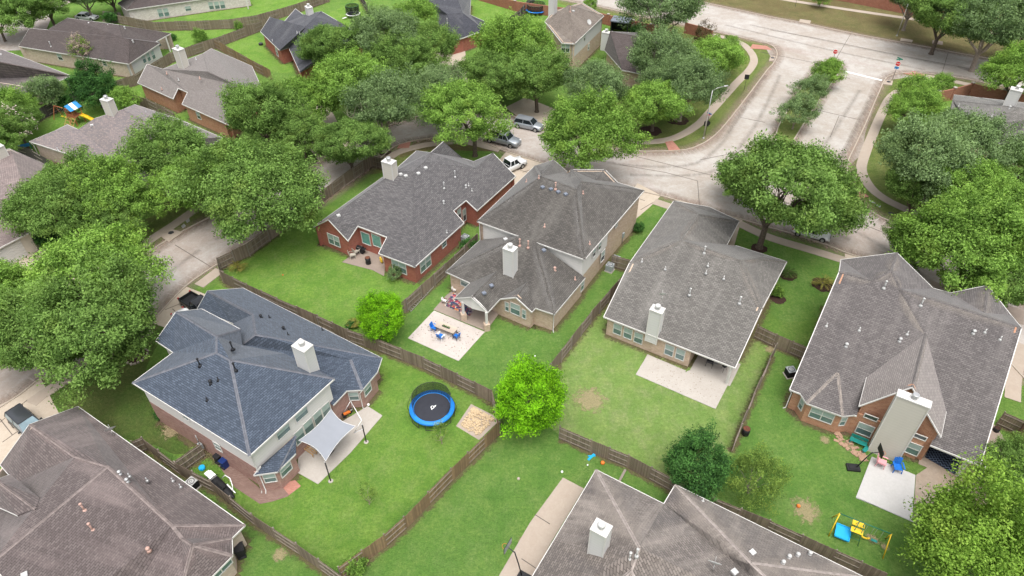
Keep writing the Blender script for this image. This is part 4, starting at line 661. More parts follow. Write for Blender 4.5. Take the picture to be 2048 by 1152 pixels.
X = {
'tan_house': dict(wear=.8, wearmat='wear_pale', ax='ab', V2=dict(s1=('w', 'b', -4.3, 0, 2.8), s2=('w', 'b', -4.3, 3.6, 3.5), s3=('w', 'b', 0, 3.6, 3.5)), walls=[('brick_tan', 's3 c d f y x w2 w l a s1 s2*', 0, None)],
  win=[(138, 697, 'a b', .95, 1.5), (190, 718, 'a b', .95, 1.5), (243, 741, 'a b', .95, 1.5), (397, 802, 'a b', .95, 1.5), (452, 823, 'a b', .95, 1.5)],
  vents={'pipe:pipe_white': [(260, 358), (377, 397), (590, 380), (581, 417), (670, 445)], 'tall:pipe_white': [(572, 316), (748, 568), (498, 526)]}, chim=[(318, 712, 345, 600, 1.25, .9, 'siding_brightwhite')]),
'gabled_house': dict(wear=1.0, wearmat='wear_pale', ax='ab', V2=dict(t1=('w', 'sb', 0, 3.8, 4.3), t2=('w', 'b', 0, 3.8, 4.3)), baycap='wear_tan', walls=[('brick_orange', 'a sb t1 t2 r2 j3 k2 n1 r1*', 0, None), ('brick_orange', 'p1 q1 q2 q3 p3', 0, None, .28), ('brick_orange', 'f2 f3 f4 f5', 0, None, .3)],
  win=[(145, 757, 'f2 f3', .6, 1.3, dict(ins=.3)), (238, 808, 'f3 f4', 2.1, 1.4, dict(ins=.3, bars=(2, 1))), (336, 835, 'f4 f5', .55, 1.2, dict(ins=.3)), (465, 817, 'q1 q3', 1.15, .5, dict(ins=.28, pane='pane_dark', bars=(1, 0))), (436, 873, 'q1 q3', 1.35, 1.5, dict(ins=.28)), (687, 905, 'q1 q3', 1.2, .5, dict(ins=.28, pane='pane_dark', bars=(1, 0))), (653, 959, 'q1 q3', 1.35, 1.5, dict(ins=.28))],
  vents={'pipe:pipe_white': [(260, 396), (411, 416), (632, 434), (990, 425), (1060, 458)], 'turbine:pipe_white': [(350, 490), (597, 466), (936, 430)], 'tall:pipe_white': [(524, 222), (694, 302)]}, chim=[(520, 985, 668, 735, 2.6, .8, 'siding_cream', True)]),
'two_storey_house': dict(wear=.9, wearmat='wear_grey', ax='AB', V2=dict(Mx=(1103, 462, 5.8), s1=('w', 'P2', 0, 0, 2.9)), walls=[('siding_white', 'A B Mx', 2.7, None, .4), ('brick_tan', 'Mx C I J G Fv E D A', 0, None, .4), ('brick_tan', 'A B Mx', 0, 2.7, .4), ('brick_tan', 'Z P P2 pc wP wB wC Kc L', 0, None, .35), ('siding_white', 'pa pk pb', 2.55, None, .12)],
  win=[(995, 622, 'B C', .8, 1.2, dict(pane='pane_dark', ins=.4)), (1028, 583, 'B C', .8, 1.2, dict(pane='pane_dark', ins=.4)), (1130, 455, 'B C', .6, .6, dict(ins=.4, pane='pane_dark')), (1047, 642, 'B C', 1.0, 1.6, dict(ins=.4, pane='pane_dark')), (212, 806, 'P P2', 1.2, 1.1, dict(ins=.35)), (468, 950, 'pc wB', .5, 1.3, dict(ins=.35)), (518, 965, 'pc wB', 1.25, 1.6, dict(ins=.35, bars=(1, 1))), (571, 995, 'pc wB', .5, 1.3, dict(ins=.35)), (923, 822, 'Kc L', .8, 1.5, dict(ins=.35))],
  vents={'pipe:pipe_pink': [(660, 170), (585, 193), (928, 264), (695, 465), (968, 570), (879, 785)], 'tall:pipe_pink': [(761, 238), (544, 580), (595, 592)], 'turbine:pipe_pink': [(757, 728)], 'box': [(683, 229), (733, 241), (778, 258), (823, 272), (690, 612), (373, 826), (328, 872)], 'box:pipe_white': [(458, 545)]},
  chim=[(488, 742, 487, 596, 1.25, .95, 'siding_brightwhite')]),
'red_brick_house': dict(ax='PK', walls=[('brick_red', 'g0 g1 g2 S2 S1 P K e1 e2 e3 e4 e5', 0, None), ('brick_red', 'e5 u5 u4 u1 B0 g0', 0, 2.9)],
  win=[(245, 757, 'g0 g2', 1.9, 1.6, dict(bars=(2, 1))), (475, 745, 'S2 S1', 1.35, 1.8, dict(pane='pane_green', bars=(1, 0), blind=False)), (553, 762, 'S2 S1', 1.35, 1.8, dict(pane='pane_green', bars=(1, 0), blind=False)), (715, 948, 'P K', 2.1, 1.7, dict(bars=(2, 1))), (903, 925, 'K e1', 2.1, 1.7, dict(bars=(2, 1))), (1037, 785, 'K e1', .9, .9), (1145, 568, 'e2 e3', .8, 1.6, dict(pane='pane_dark')), (1183, 575, 'e2 e3', .7, 1.9, dict(pane='pane_dark'))],
  vents={'box:pipe_white': [(725, 287), (762, 299), (853, 281), (905, 241), (278, 584)], 'tall': [(1117, 303), (1038, 385)], 'turbine': [(1195, 378), (1035, 492)], 'pipe': [(1058, 703), (1238, 402), (1215, 365)]}, chim=[(655, 300, 651, 190, 1.5, 1.0, 'siding_cream')]),
'blue_roof_house': dict(ax='AB', walls=[('siding_white', 'A B C X3 X2 X W5 W4 W3 W2 W1*', 3.0, None, .42), ('brick_brown', 'A B C X3 X2 X W5 W4 W3 W2 W1*', 0, 3.0, .40), ('brick_brown', 'gt sc D g2 gs', 0, None), ('brick_brown', 'b4 b3 b2 b1', 0, None, .28), ('brick_brown', 'h3 h2 h1', 0, None, .28)],
  win=[(800, 793, 'B C', 1.5, 1.0, dict(bars=(1, 0), ins=.42)), (889, 708, 'B C', 1.5, 1.0, dict(bars=(1, 0), ins=.42)), (880, 815, 'B C', 1.1, 1.7, dict(bars=(1, 0))), (925, 768, 'B C', 1.1, 1.7, dict(bars=(1, 0))), (972, 722, 'B C', 1.1, 1.7, dict(bars=(1, 0))), (1010, 688, 'B C', 1.1, 1.7, dict(bars=(1, 0))), (735, 1019, 'h3 h2', 1.05, 1.2, dict(ins=.28)), (812, 975, 'h2 h1', 1.25, 1.3, dict(ins=.28)), (1147, 618, 'b3 b2', .95, 1.2, dict(ins=.28)), (1213, 583, 'b2 b1', 1.1, 1.3, dict(ins=.28)), (480, 866, 'A B', .9, 1.1), (325, 725, 'A B', .8, .5, dict(ins=.42, bars=(1, 0)))],
  vents={'tall:pipe_black': [(553, 388), (393, 470), (567, 492)], 'pipe:pipe_black': [(482, 540), (428, 638), (733, 235), (825, 319), (993, 296)], 'turbine:pipe_black': [(446, 556), (692, 234), (803, 292)]}, cap='cap_mauve', chim=[(925, 480, 895, 372, 1.5, 1.05, 'siding_brightwhite')]),
'maroon_roof_house': dict(ax='ab', walls=[('brick_pale', 'y4 y3 y2 y1 c b a r0 w1 w2 w5*', 0, None)], win=[(1400, 1100, 'y2 y1', 2.0, 1.4, dict(bars=(2, 1)))], cap='cap_rose', wear=.7, wearmat='wear_rose',
  vents={'turbine': [(765, 503), (812, 552)], 'pipe': [(825, 518), (937, 545), (1100, 547), (1150, 585)], 'tall:pipe_pink': [(540, 735), (592, 860)], 'turbine:pipe_pink': [(948, 990)], 'box:pipe_white': [(160, 1150)]}),
'bottom_edge_house': dict(ax='ba', walls=[('brick_tan', 'cc z g2 g e b a c*', 0, None)], win=[], cap='cap_pale', wear=1.5, wearmat='wear_tan',
  vents={'tall:pipe_white': [(697, 545), (732, 528)], 'pipe:pipe_white': [(582, 600), (1063, 255)], 'turbine:pipe_white': [(1462, 568), (1492, 540), (1535, 530), (1596, 523)], 'box:pipe_white': [(1310, 515), (1220, 612)]}, chim=[(540, 500, 562, 392, 1.2, 1.0, 'siding_brightwhite')]),
'side_house': dict(ax='ab', walls=[('brick_pale', 't1 a b bb ee e n', 0, 2.9)], vents={'box:pipe_white': [(590, 165)], 'pipe': [(808, 266), (985, 105), (938, 85), (372, 320)]}, chim=[(718, 84, 688, -5, 1.5, 1.0, 'siding_cream')]),
'taupe_house': dict(ax='ab', walls=[('brick_orange', 'r0 a b c d e f', 0, None), ('brick_orange', 'f q2 q p r0', 0, 2.9)], win=[(1440, 795, 'c d', 1.2, 1.2, dict(pane='pane_dark')), (1590, 925, 'e f', 1.0, 1.2, dict(pane='pane_dark'))], vents={'pipe:pipe_pink': [(1335, 590), (1295, 715), (1600, 630)], 'pipe': [(1570, 478), (1430, 642)], 'box': [(1840, 575)]}, chim=[(1472, 535, 1442, 388, 1.6, 1.1, 'siding_cream')]),
'dark_brown_house': dict(ax='ab', walls=[('siding_brightwhite', 'b c', 0, None), ('brick_pale', 'a b', 0, None), ('brick_pale', 'e n w a', 0, 2.9)], win=[(1150, 470, 'b c', .95, 1.6), (1187, 457, 'b c', .95, 1.6), (1224, 440, 'b c', .95, 1.6), (480, 456, 'a b', 1.1, 1.2, dict(pane='pane_dark')), (838, 508, 'a b', .9, .9, dict(pane='pane_dark'))],
  vents={'turbine': [(715, 197), (1000, 228), (1065, 337)], 'tall': [(410, 372)], 'pipe': [(620, 238), (865, 268), (868, 212), (612, 222)]}),
'rose_roof_house': dict(ax='ab', walls=[('brick_pale', 'n w a b', 0, None, 2.2), ('brick_pale', 'b c n', 0, None, 3.0)], vents={'box:pipe_white': [(5, 440)]}),
'left_edge_house': dict(ax='ab', walls=[('stucco', 'a b q3 z y x w ww*', 0, None, .3)], vents={}, chim=[(20, 385, -15, 300, 1.5, 1.0, 'siding_cream')]),
'white_brick_house': dict(ax='ab', walls=[('brick_white', 'c a b bb n', 0, None)], win=[(1283, 103, 'a b', 1.0, 1.7), (1330, 97, 'a b', 1.0, 1.7), (1505, 68, 'a b', 1.2, 1.0), (1688, 45, 'b bb', 1.0, 1.6), (1735, 42, 'b bb', 1.0, 1.6), (1780, 38, 'b bb', 1.0, 1.6)]),
'slate_house': dict(ax='ab', walls=[('brick_red', 'g a b c d j', 0, 2.9), ('brick_red', 'j i p g', 0, 2.9)], win=[(168, 415, 'a b', 1.1, 1.6)], vents={'pipe': [(330, 265), (350, 272), (220, 217), (133, 330)], 'tall:pipe_black': [(652, 165), (590, 105), (362, 100)]}, chim=[(432, 115, 428, 55, 1.4, 1.0, 'siding_brightwhite')]),
'blue_slate_house': dict(ax='ab', walls=[('brick_red', 't a b c d e f g h', 0, 2.9)], vents={'tall': [(1510, 35), (1530, 185)]}),
'corner_two_storey_house': dict(ax='bc', walls=[('siding_brightwhite', 'b c', 3.0, None, .3), ('brick_tan', 'b c', 0, 3.0, .3), ('brick_tan', 'c n2 n a a2 b', 0, None, .3)], win=[(580, 300, 'b c', .7, 1.3, dict(pane='pane_dark', ins=.3)), (612, 375, 'b c', .8, 1.2, dict(pane='pane_dark', ins=.3)), (428, 385, 'a2 b', 1.5, 1.6, dict(ins=.3, bars=(2, 1), pane='pane_dark'))],
  vents={'tall:pipe_pink': [(465, 95)], 'box:pipe_white': [(490, 92)]}, chim=[(325, 105, 326, -25, 1.5, 1.1, 'siding_brightwhite')]),
'screened_house': dict(ax='bc', walls=[('brick_tan', 'e a b c d f', 0, 2.9)], vents={'tall': [(1100, 305)]}, chim=[(748, 350, 750, 258, 1.4, 1.0, 'siding_brightwhite')]),
'right_edge_house': dict(ax='bc', walls=[('brick_tan', 'w a b0 b c d', 0, 2.9)], vents={'pipe:pipe_white': [(1580, 992), (1640, 945), (1790, 932), (1525, 850)], 'turbine:pipe_white': [(1692, 945), (1930, 868)]}, chim=[(1928, 842, 1985, 715, 1.5, 1.1, 'siding_brightwhite')]),
}
HP = {}
for h in HOUSES:
    x = X[h['n']]; h.update({k: v for k, v in x.items() if k != 'V2'}); h['V'] = dict(h['V']); h['V'].update(x.get('V2', {})); h['ax'] = list(h['ax']); h['cap'] = x.get('cap', h['mat'])
    HP[h['n']] = build_house(h)
def house_part(hn, name, mb, mat): root, P = HP[hn]; return mb.build(name, mat, root, root.location)
def sheet(hn, x, y, z=0): h = [q for q in HOUSES if q['n'] == hn][0]; return G(h['o'][0]+x/h['s'], h['o'][1]+y/h['s'], z)
def hslab(hn, ks, mt, z=.067):
    P = HP[hn][1]; q = [Vector((P[k].x, P[k].y, z)) for k in ks.split()]; m = MB(); m.poly(q, nrm=Vector((0, 0, 1))); struct('patio', m, mt)
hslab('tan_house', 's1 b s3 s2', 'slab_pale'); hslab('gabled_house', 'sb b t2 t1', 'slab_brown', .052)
# porch posts, gutters and doors
def post(hn, p, z1, w=.22, brick=None):
    if brick: house_part(hn, 'post_base', MB().box((p.x, p.y, .5), (.62, .62, 1.0), .3), brick); house_part(hn, 'porch_post', MB().box((p.x, p.y, (1.0+z1)/2), (w, w, z1-1.0), .3), 'trim_white')
    else: house_part(hn, 'porch_post', MB().box((p.x, p.y, z1/2), (w, w, z1), .3), 'trim_white')
post('tan_house', sheet('tan_house', 682, 972), 2.7); post('two_storey_house', sheet('two_storey_house', 205, 1028), 2.7, .26, 'brick_tan'); post('two_storey_house', sheet('two_storey_house', 345, 1090), 2.7, .26, 'brick_tan')
post('gabled_house', sheet('gabled_house', 862, 1085), 2.8, .3); post('gabled_house', sheet('gabled_house', 935, 1128), 2.7, .2)
post('dark_brown_house', G(341, 103), 2.8); post('rose_roof_house', G(143, 180), 2.8); post('rose_roof_house', G(68, 200), 2.8); post('taupe_house', G(453, 262), 2.8, .26); post('white_brick_house', G(497, 18), 2.8)
m = MB(); P = HP['left_edge_house'][1]; a, b = P['a'], P['b']; hd = (b-a).normalized(); nn = Vector((hd.y, -hd.x, 0))
for j in range(5): c = a+hd*((b-a).length*.52)-nn*.27; m.box((c.x, c.y, .3+.48*j), (5.4, .05, .46), math.atan2(hd.y, hd.x))
house_part('left_edge_house', 'garage_door', m, 'siding_white')
# downpipes
for hn, k, mt in (('gabled_house', 'a', 'trim_white'), ('two_storey_house', 'Kc', 'trim_white'), ('blue_roof_house', 'h3', 'trim_white'), ('blue_roof_house', 'B', 'trim_white'), ('blue_roof_house', 'b2', 'trim_white'), ('side_house', 'a', 'trim_white'), ('dark_brown_house', 'b', 'trim_white')):
    root, P = HP[hn]; c = P[k]; ctr = root.location; d = Vector((ctr.x-c.x, ctr.y-c.y, 0)).normalized(); q = c+d*.36
    house_part(hn, 'downpipe', MB().tube([(c.x+d.x*.05, c.y+d.y*.05, c.z-.15), (q.x, q.y, c.z-.6), (q.x, q.y, .1), (q.x-d.x*.3, q.y-d.y*.3, .06)], .05, 6), mt)

# ------------------------------------------------------------------ trees
def limb(mb, p, d, L, r, rnd, depth, tips, n=4):
    pts = [Vector(p)]; rs = [r]; d = Vector(d).normalized()
    for i in range(n):
        d = (d+Vector((rnd.uniform(-.18, .18), rnd.uniform(-.18, .18), rnd.uniform(-.05, .12)))).normalized(); pts.append(pts[-1]+d*L/n); rs.append(r*(1-.55*(i+1)/n))
    mb.tube(pts, rs, 7 if depth > 1 else 5, rnd.random(), cap=False)
    if depth > 0:
        for k in range(3 if depth > 1 else 3):
            i = rnd.randint(1, n) if k else n; a = rnd.uniform(0, 6.28); sp = Vector((math.cos(a), math.sin(a), rnd.uniform(.1, .7)))
            limb(mb, pts[i], (d*.7+sp*.75), L*.62, rs[i]*.75, rnd, depth-1, tips)
    else: tips.append(pts[-1])
def leaves(seed, rx, rz, cz, ncl, nper, leaf, gap=0.0, drop=.0, flat=.0, lumps=16, clr=None):
    """cloud of small folded leaf sprays: clusters over an uneven crown; returns MB-like arrays"""
    rg = np.random.default_rng(seed); L = rg.normal(size=(lumps, 3)); L /= np.linalg.norm(L, axis=1)[:, None]; amp = rg.uniform(.10, .42, lumps)
    d = rg.normal(size=(ncl*3, 3)); d /= np.linalg.norm(d, axis=1)[:, None]; d = d[d[:, 2] > -.55-drop][:ncl]; k = .66+.10*np.sin(d[:, 0]*11+seed)*np.sin(d[:, 1]*12+2)*np.sin(d[:, 2]*9)+((np.clip(d@L.T, 0, 1)**9)*amp).sum(1); rad = k*rg.uniform(.50, 1.0, len(d))**.45
    if gap: keep = rg.random(len(d)) > gap*(.5+.5*np.sin(d[:, 0]*5+seed)*np.cos(d[:, 1]*4)); d = d[keep]; rad = rad[keep]
    C = d*rad[:, None]*np.array([rx, rx, rz])+np.array([0, 0, cz]); cr = (clr or leaf*2.6)*rg.uniform(.7, 1.5, len(C)); ct = np.clip(rg.normal(.48, .36, len(C)), 0, 1)
    n = len(C)*nper; ci = np.repeat(np.arange(len(C)), nper); off = rg.normal(size=(n, 3)); off /= np.linalg.norm(off, axis=1)[:, None]; off *= (rg.random(n)**.4)[:, None]*cr[ci][:, None]; rd = C-np.array([0, 0, cz-rz*.6]); rd /= np.linalg.norm(rd, axis=1)[:, None]+1e-6; al = (off*rd[ci]).sum(1); off += rd[ci]*(al*.75)[:, None]; off[:, 2] *= .8
    p = C[ci]+off; out = (p-np.array([0, 0, cz-rz*.5])); out /= np.linalg.norm(out, axis=1)[:, None]+1e-6
    nn = out*.55+rg.normal(size=(n, 3))*.75+np.array([0, 0, .45+flat]); nn /= np.linalg.norm(nn, axis=1)[:, None]; u = np.cross(nn, rg.normal(size=(n, 3))); u /= np.linalg.norm(u, axis=1)[:, None]; v = np.cross(nn, u)
    s = leaf*rg.uniform(.55, 1.5, n)[:, None]; q = np.stack([p-u*s, p-v*s*.5+nn*s*.15, p+u*s, p+v*s*.5+nn*s*.15], 1)
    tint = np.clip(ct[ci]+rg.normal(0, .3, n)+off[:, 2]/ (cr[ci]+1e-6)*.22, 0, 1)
    return q.reshape(-1, 3), tint
def leaf_mesh(name, V, tint, mat):
    me = bpy.data.meshes.new(name); n = len(V)//4; me.vertices.add(len(V)); me.vertices.foreach_set('co', V.astype(np.float32).ravel()); me.loops.add(len(V)); me.loops.foreach_set('vertex_index', np.arange(len(V), dtype=np.int32))
    me.polygons.add(n); me.polygons.foreach_set('loop_start', np.arange(0, len(V), 4, dtype=np.int32)); me.polygons.foreach_set('loop_total', np.full(n, 4, dtype=np.int32))
    at = me.attributes.new('tint', 'FLOAT', 'CORNER'); at.data.foreach_set('value', np.repeat(tint, 4).astype(np.float32)); me.materials.append(MAT(mat)); me.update(); me.validate(); return me
PROTO = {}
def proto(key, seed, rx, rz, cz, ncl, nper, leaf, mat, trunk=.28, bark='bark', depth=2, fork=2.2, **kw):
    V, t = leaves(seed, rx, rz, cz, ncl, nper, leaf, **kw); cm = leaf_mesh('crown', V, t, mat); rnd = random.Random(seed); mb = MB()
    if trunk:
        mb.tube([(0, 0, -.1), (.0, 0, .35), (rnd.uniform(-.1, .1), rnd.uniform(-.1, .1), fork)], [trunk*1.5, trunk, trunk*.85], 10, cap=False); tips = []
        for k in range(5): a = 2*math.pi*k/5+rnd.uniform(-.3, .3); limb(mb, (0, 0, fork-.15), (math.cos(a)*.75, math.sin(a)*.75, rnd.uniform(.8, 1.4)), (cz+rz*.35-fork)*.62, trunk*.6, rnd, depth, tips)
    to = mb.build('trunk', bark, link=False) if trunk else None; PROTO[key] = (cm, to.data if to else None, rx, rz, cz)
BIG = dict(clr=.66)
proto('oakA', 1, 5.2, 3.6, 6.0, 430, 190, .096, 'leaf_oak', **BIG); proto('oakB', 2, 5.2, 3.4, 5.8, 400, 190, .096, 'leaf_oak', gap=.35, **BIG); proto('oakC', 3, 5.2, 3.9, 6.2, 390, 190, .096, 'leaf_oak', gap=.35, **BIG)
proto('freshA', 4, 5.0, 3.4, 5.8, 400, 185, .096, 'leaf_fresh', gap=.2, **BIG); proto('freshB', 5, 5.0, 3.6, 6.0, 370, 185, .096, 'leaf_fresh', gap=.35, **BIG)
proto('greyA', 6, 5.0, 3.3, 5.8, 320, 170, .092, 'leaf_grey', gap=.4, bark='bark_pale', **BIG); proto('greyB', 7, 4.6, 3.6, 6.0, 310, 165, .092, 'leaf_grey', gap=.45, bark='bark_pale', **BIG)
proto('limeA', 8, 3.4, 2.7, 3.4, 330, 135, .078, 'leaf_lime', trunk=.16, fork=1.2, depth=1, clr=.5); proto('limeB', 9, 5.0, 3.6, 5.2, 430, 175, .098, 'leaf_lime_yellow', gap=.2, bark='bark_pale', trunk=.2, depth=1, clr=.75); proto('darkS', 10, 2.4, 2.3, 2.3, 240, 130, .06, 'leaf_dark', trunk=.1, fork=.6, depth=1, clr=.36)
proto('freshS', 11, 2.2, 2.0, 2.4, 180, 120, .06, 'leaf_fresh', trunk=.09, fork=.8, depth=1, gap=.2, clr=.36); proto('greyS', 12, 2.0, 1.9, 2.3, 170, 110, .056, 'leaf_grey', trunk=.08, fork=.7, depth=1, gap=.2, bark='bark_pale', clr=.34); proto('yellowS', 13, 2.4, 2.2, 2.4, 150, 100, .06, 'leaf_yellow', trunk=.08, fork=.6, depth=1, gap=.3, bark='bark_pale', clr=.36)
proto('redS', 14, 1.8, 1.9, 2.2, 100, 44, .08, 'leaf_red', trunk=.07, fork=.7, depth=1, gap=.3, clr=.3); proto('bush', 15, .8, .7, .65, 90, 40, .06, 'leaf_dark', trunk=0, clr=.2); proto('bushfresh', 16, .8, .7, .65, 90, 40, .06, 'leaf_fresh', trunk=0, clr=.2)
proto('thin', 17, 1.0, 1.4, 2.2, 40, 16, .07, 'leaf_yellow', trunk=.045, fork=.7, depth=1, gap=.3, bark='twig', clr=.25)
def add_tree(key, name, label, cat, x, y, wpx, zf=1.0, rz=None, group=None, hs=None, base=None, seed=0):
    cm, tm, rx, rzz, cz = PROTO[key]; rnd = random.Random(hash((x, y)) & 0xffff)
    rnd = random.Random(int(x*7+y*13+seed))
    # the crown centre is seen at x,y: find scale and place together
    k = 1.0
    for _ in range(6):
        c = G(x, y, cz*k*zf); dist = (c-Vector((0, 0, CAM_H))).length; k = (wpx*.92/2)/FPX*dist/rx
        if hs: break
    c = G(x, y, cz*k*zf)
    if base: b = G(*base); loc = b; 
    else: loc = Vector((c.x, c.y, 0))
    o = thing(name, label, cat, loc, rnd.uniform(0, 6.28) if rz is None else rz, group, (k, k, k*zf))
    cr = bpy.data.objects.new('crown', cm); COL.objects.link(cr); cr.parent = o
    if base:
        off = Matrix.Rotation(-o.rotation_euler.z, 3, 'Z') @ (Vector((c.x, c.y, 0))-Vector((loc.x, loc.y, 0)))/k
        if off.length > 2.5: off = off.normalized()*2.5
        cr.location = off
    if tm:
        t = bpy.data.objects.new('trunk', tm); COL.objects.link(t); t.parent = o; t.rotation_euler.z = rnd.uniform(0, 6)
    return o
T = 'tree'; KT = 'street and garden trees'
TREES = [
 ('oakB', 'large spreading oak at the left with a curved dark trunk in a ring of stones', 195, 640, 262, dict(base=(272, 712))), ('freshB', 'yellow-green street tree behind the large oak at the left edge', 165, 545, 225, {}), ('oakC', 'broad green tree hanging over the street at the far left edge', 50, 665, 185, {}), ('freshA', 'light green tree in the lower left beyond the left road at the frame edge', -10, 590, 150, {}),
 ('oakA', 'dense green tree in front of the pink-brown garage house', 120, 400, 165, {}), ('freshA', 'round green tree between the garage house and the mottled roof house', 205, 385, 160, {}), ('oakC', 'dark lower tree beside the driveway of the garage house', 215, 430, 115, {}), ('oakB', 'tree covering the right half of the mottled grey roof', 335, 300, 160, {}), ('freshB', 'light green tree beside the west sidewalk with a slim leaning trunk', 372, 375, 140, dict(base=(395, 424))),
 ('oakA', 'big rounded oak overhanging the west street beside the wooden fence', 550, 385, 240, dict(base=(525, 458))), ('oakC', 'darker tree tucked left of the big rounded oak', 468, 325, 110, {}), ('oakB', 'tall green tree beside the taupe roofed house', 520, 225, 165, {}), ('freshB', 'medium green tree right of the taupe roofed house', 600, 195, 130, {}), ('oakA', 'dark green tree behind the chimney of the red brick house', 695, 285, 145, {}), ('oakC', 'shadowy green tree between the taupe house and the street bend', 600, 265, 110, {}),
 ('oakA', 'dark rounded tree over the dark slate roof', 655, 90, 120, {}), ('greyA', 'tall green tree behind the slate roofed house', 770, 75, 150, {}), ('freshA', 'bright topped tree between the two slate roofed houses', 830, 45, 120, {}), ('oakC', 'spreading tree below the blue-grey roof at the top', 860, 95, 120, {}), ('freshB', 'wide street tree left of the cul-de-sac', 690, 160, 170, {}), ('oakB', 'green tree above the cul-de-sac driveway', 800, 110, 130, {}),
 ('greyB', 'airy street tree with a forked trunk on the bend of the curved street', 775, 205, 165, dict(base=(770, 303))), ('freshB', 'broad street tree over the parked cars', 930, 215, 175, dict(base=(950, 312))), ('greyA', 'leafy tree behind the broad street tree', 880, 180, 130, {}), ('freshA', 'bright green tree beside the corner two storey house', 1035, 90, 160, {}), ('oakB', 'dark tree in front of the corner two storey house', 1075, 150, 150, {}), ('oakA', 'green tree right of the cul-de-sac', 985, 145, 130, {}),
 ('freshA', 'bright round tree over the front of the two storey house', 1170, 262, 195, dict(base=(1165, 345))), ('greyB', 'tree in front of the screened house beside the bright round tree', 1200, 165, 130, {}), ('freshB', 'green tree with a mulch ring beside the curving sidewalk', 1290, 215, 135, dict(base=(1304, 262))), ('greyA', 'wide silvery tree by the screened house roof', 1320, 115, 150, {}), ('greyB', 'silvery tree leaning over the curving sidewalk', 1372, 160, 140, {}), ('freshB', 'corner tree beside the bend of the sidewalk', 1420, 115, 120, {}), ('greyA', 'silver-green tree in the middle of the corner grove', 1350, 165, 130, {}), ('oakC', 'small dark tree at the right end of the corner grove', 1445, 110, 70, {}),
 ('greyA', 'large grey-green tree over the boundary wall at the top', 1330, 8, 165, {}),
 ('oakA', 'big lone oak in front of the tan roofed house with a pale trunk', 1572, 370, 252, dict(base=(1518, 496), zf=1.13)), ('freshB', 'left lobe of leaves on a young tree beside the big lone oak', 1482, 352, 100, {}), ('oakC', 'dense green tree beside the big lone oak over the parked white car', 1655, 415, 125, {}),
 ('freshA', 'green garden tree inside the right sidewalk curve', 1835, 215, 100, {}), ('greyA', 'large grey-green tree beside the right sidewalk curve', 1850, 310, 185, dict(base=(1849, 406))), ('greyB', 'silvery tree behind the grey-brown right edge roof', 1935, 285, 150, {}), ('oakB', 'slim trunked street tree in the small stone ring', 1800, 345, 110, dict(base=(1812, 440))), ('freshB', 'yellow-green tree at the right edge above the street', 1950, 370, 150, {}), ('oakC', 'green tree at the far right edge in the middle of the photo', 2040, 330, 110, {}),
 ('freshA', 'big bright tree over the street right of the gabled house', 1935, 480, 225, dict(base=(1905, 590))), ('freshB', 'light green tree at the right edge below the street', 2035, 430, 160, {}), ('oakB', 'green tree behind the front gable of the gabled house', 2015, 560, 150, {}), ('oakC', 'leafy tree on the left of the big bright tree', 1830, 480, 110, {}),
 ('oakA', 'dark green tree over the brown strip at the top right', 1895, 25, 130, {}), ('greyA', 'broad grey-green tree at the top right corner', 1985, 45, 150, {}), ('greyB', 'tree overlapping the top right brick wall', 1830, -5, 90, {}), ('freshA', 'green tree cut by the right edge beside the boulevard', 2040, 140, 110, {}), ('oakC', 'dark tree at the top right edge', 2060, 60, 110, {}),
 ('oakB', 'dark tree at the top left corner over the road', 40, 10, 110, {}), ('oakC', 'tree at the top left with slanting trunk beside the brown roof', 85, -5, 90, {}), ('greyA', 'tree over the white car at the top left', 165, -12, 75, {}), ('oakA', 'tree in front of the white brick house', 215, -20, 80, {}), ('oakB', 'dark tree at the left edge of the top left road', -15, 30, 80, {}),
 ('freshA', 'green tree at the left edge below the rose roof', 10, 215, 95, {}), ('oakC', 'dark lower tree at the left edge beside the flowering tree', -15, 265, 90, {}),
]
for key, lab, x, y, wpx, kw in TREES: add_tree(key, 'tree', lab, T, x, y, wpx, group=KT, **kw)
for key, lab, x, y, wpx, kw in (
 ('limeA', 'small lime green tree behind the wooden fence beside the patio lawn', 762, 628, 112, {}), ('limeA', 'vivid lime green round tree where the garden fences meet', 1060, 800, 168, dict(zf=1.0)), ('limeB', 'large yellow-green tree at the bottom right corner', 1952, 1092, 250, dict(zf=.88)), ('darkS', 'dark green rounded tree at the fence behind the bottom house', 1393, 925, 145, {}), ('yellowS', 'loose yellow-green tree beside the dark rounded tree', 1508, 950, 125, {}), ('oakC', 'dark green tree at the right edge above the yellow-green tree', 2050, 935, 120, {}),
 ('darkS', 'dark bushy tree behind the wooden playset', 187, 172, 88, {}), ('greyS', 'small grey-green tree by the rose roofed porch', 92, 182, 66, {}), ('freshS', 'light green bush tree beside the cream chimney', 245, 200, 60, {}), ('greyS', 'loose silvery crape myrtle at the lower end of the road median', 1595, 222, 70, {}), ('greyS', 'grey-green crape myrtle in the middle of the road median', 1622, 178, 62, {}), ('freshS', 'green crape myrtle at the upper end of the road median', 1657, 143, 62, {}),
 ('redS', 'small reddish leaved tree beside the brick wall corner', 1408, 68, 40, {}), ('freshS', 'small green tree by the corner of the boulevard sidewalk', 1462, 88, 40, {}), ('freshS', 'small green tree on the verge above the brick wall', 1178, 10, 32, {}), ('freshS', 'small round tree on the brown strip at the top', 1643, -4, 32, {}), ('freshS', 'green bush tree beside the right brick wall corner', 1830, 180, 75, {}), ('freshS', 'bush tree in the right sidewalk bend', 1888, 165, 42, {}), ('yellowS', 'pale loose tree by the west house entrance', 180, 108, 10, {})):
    if wpx > 12: add_tree(key, 'tree', lab, T, x, y, wpx, group='small ornamental trees' if wpx < 170 else None, **kw)
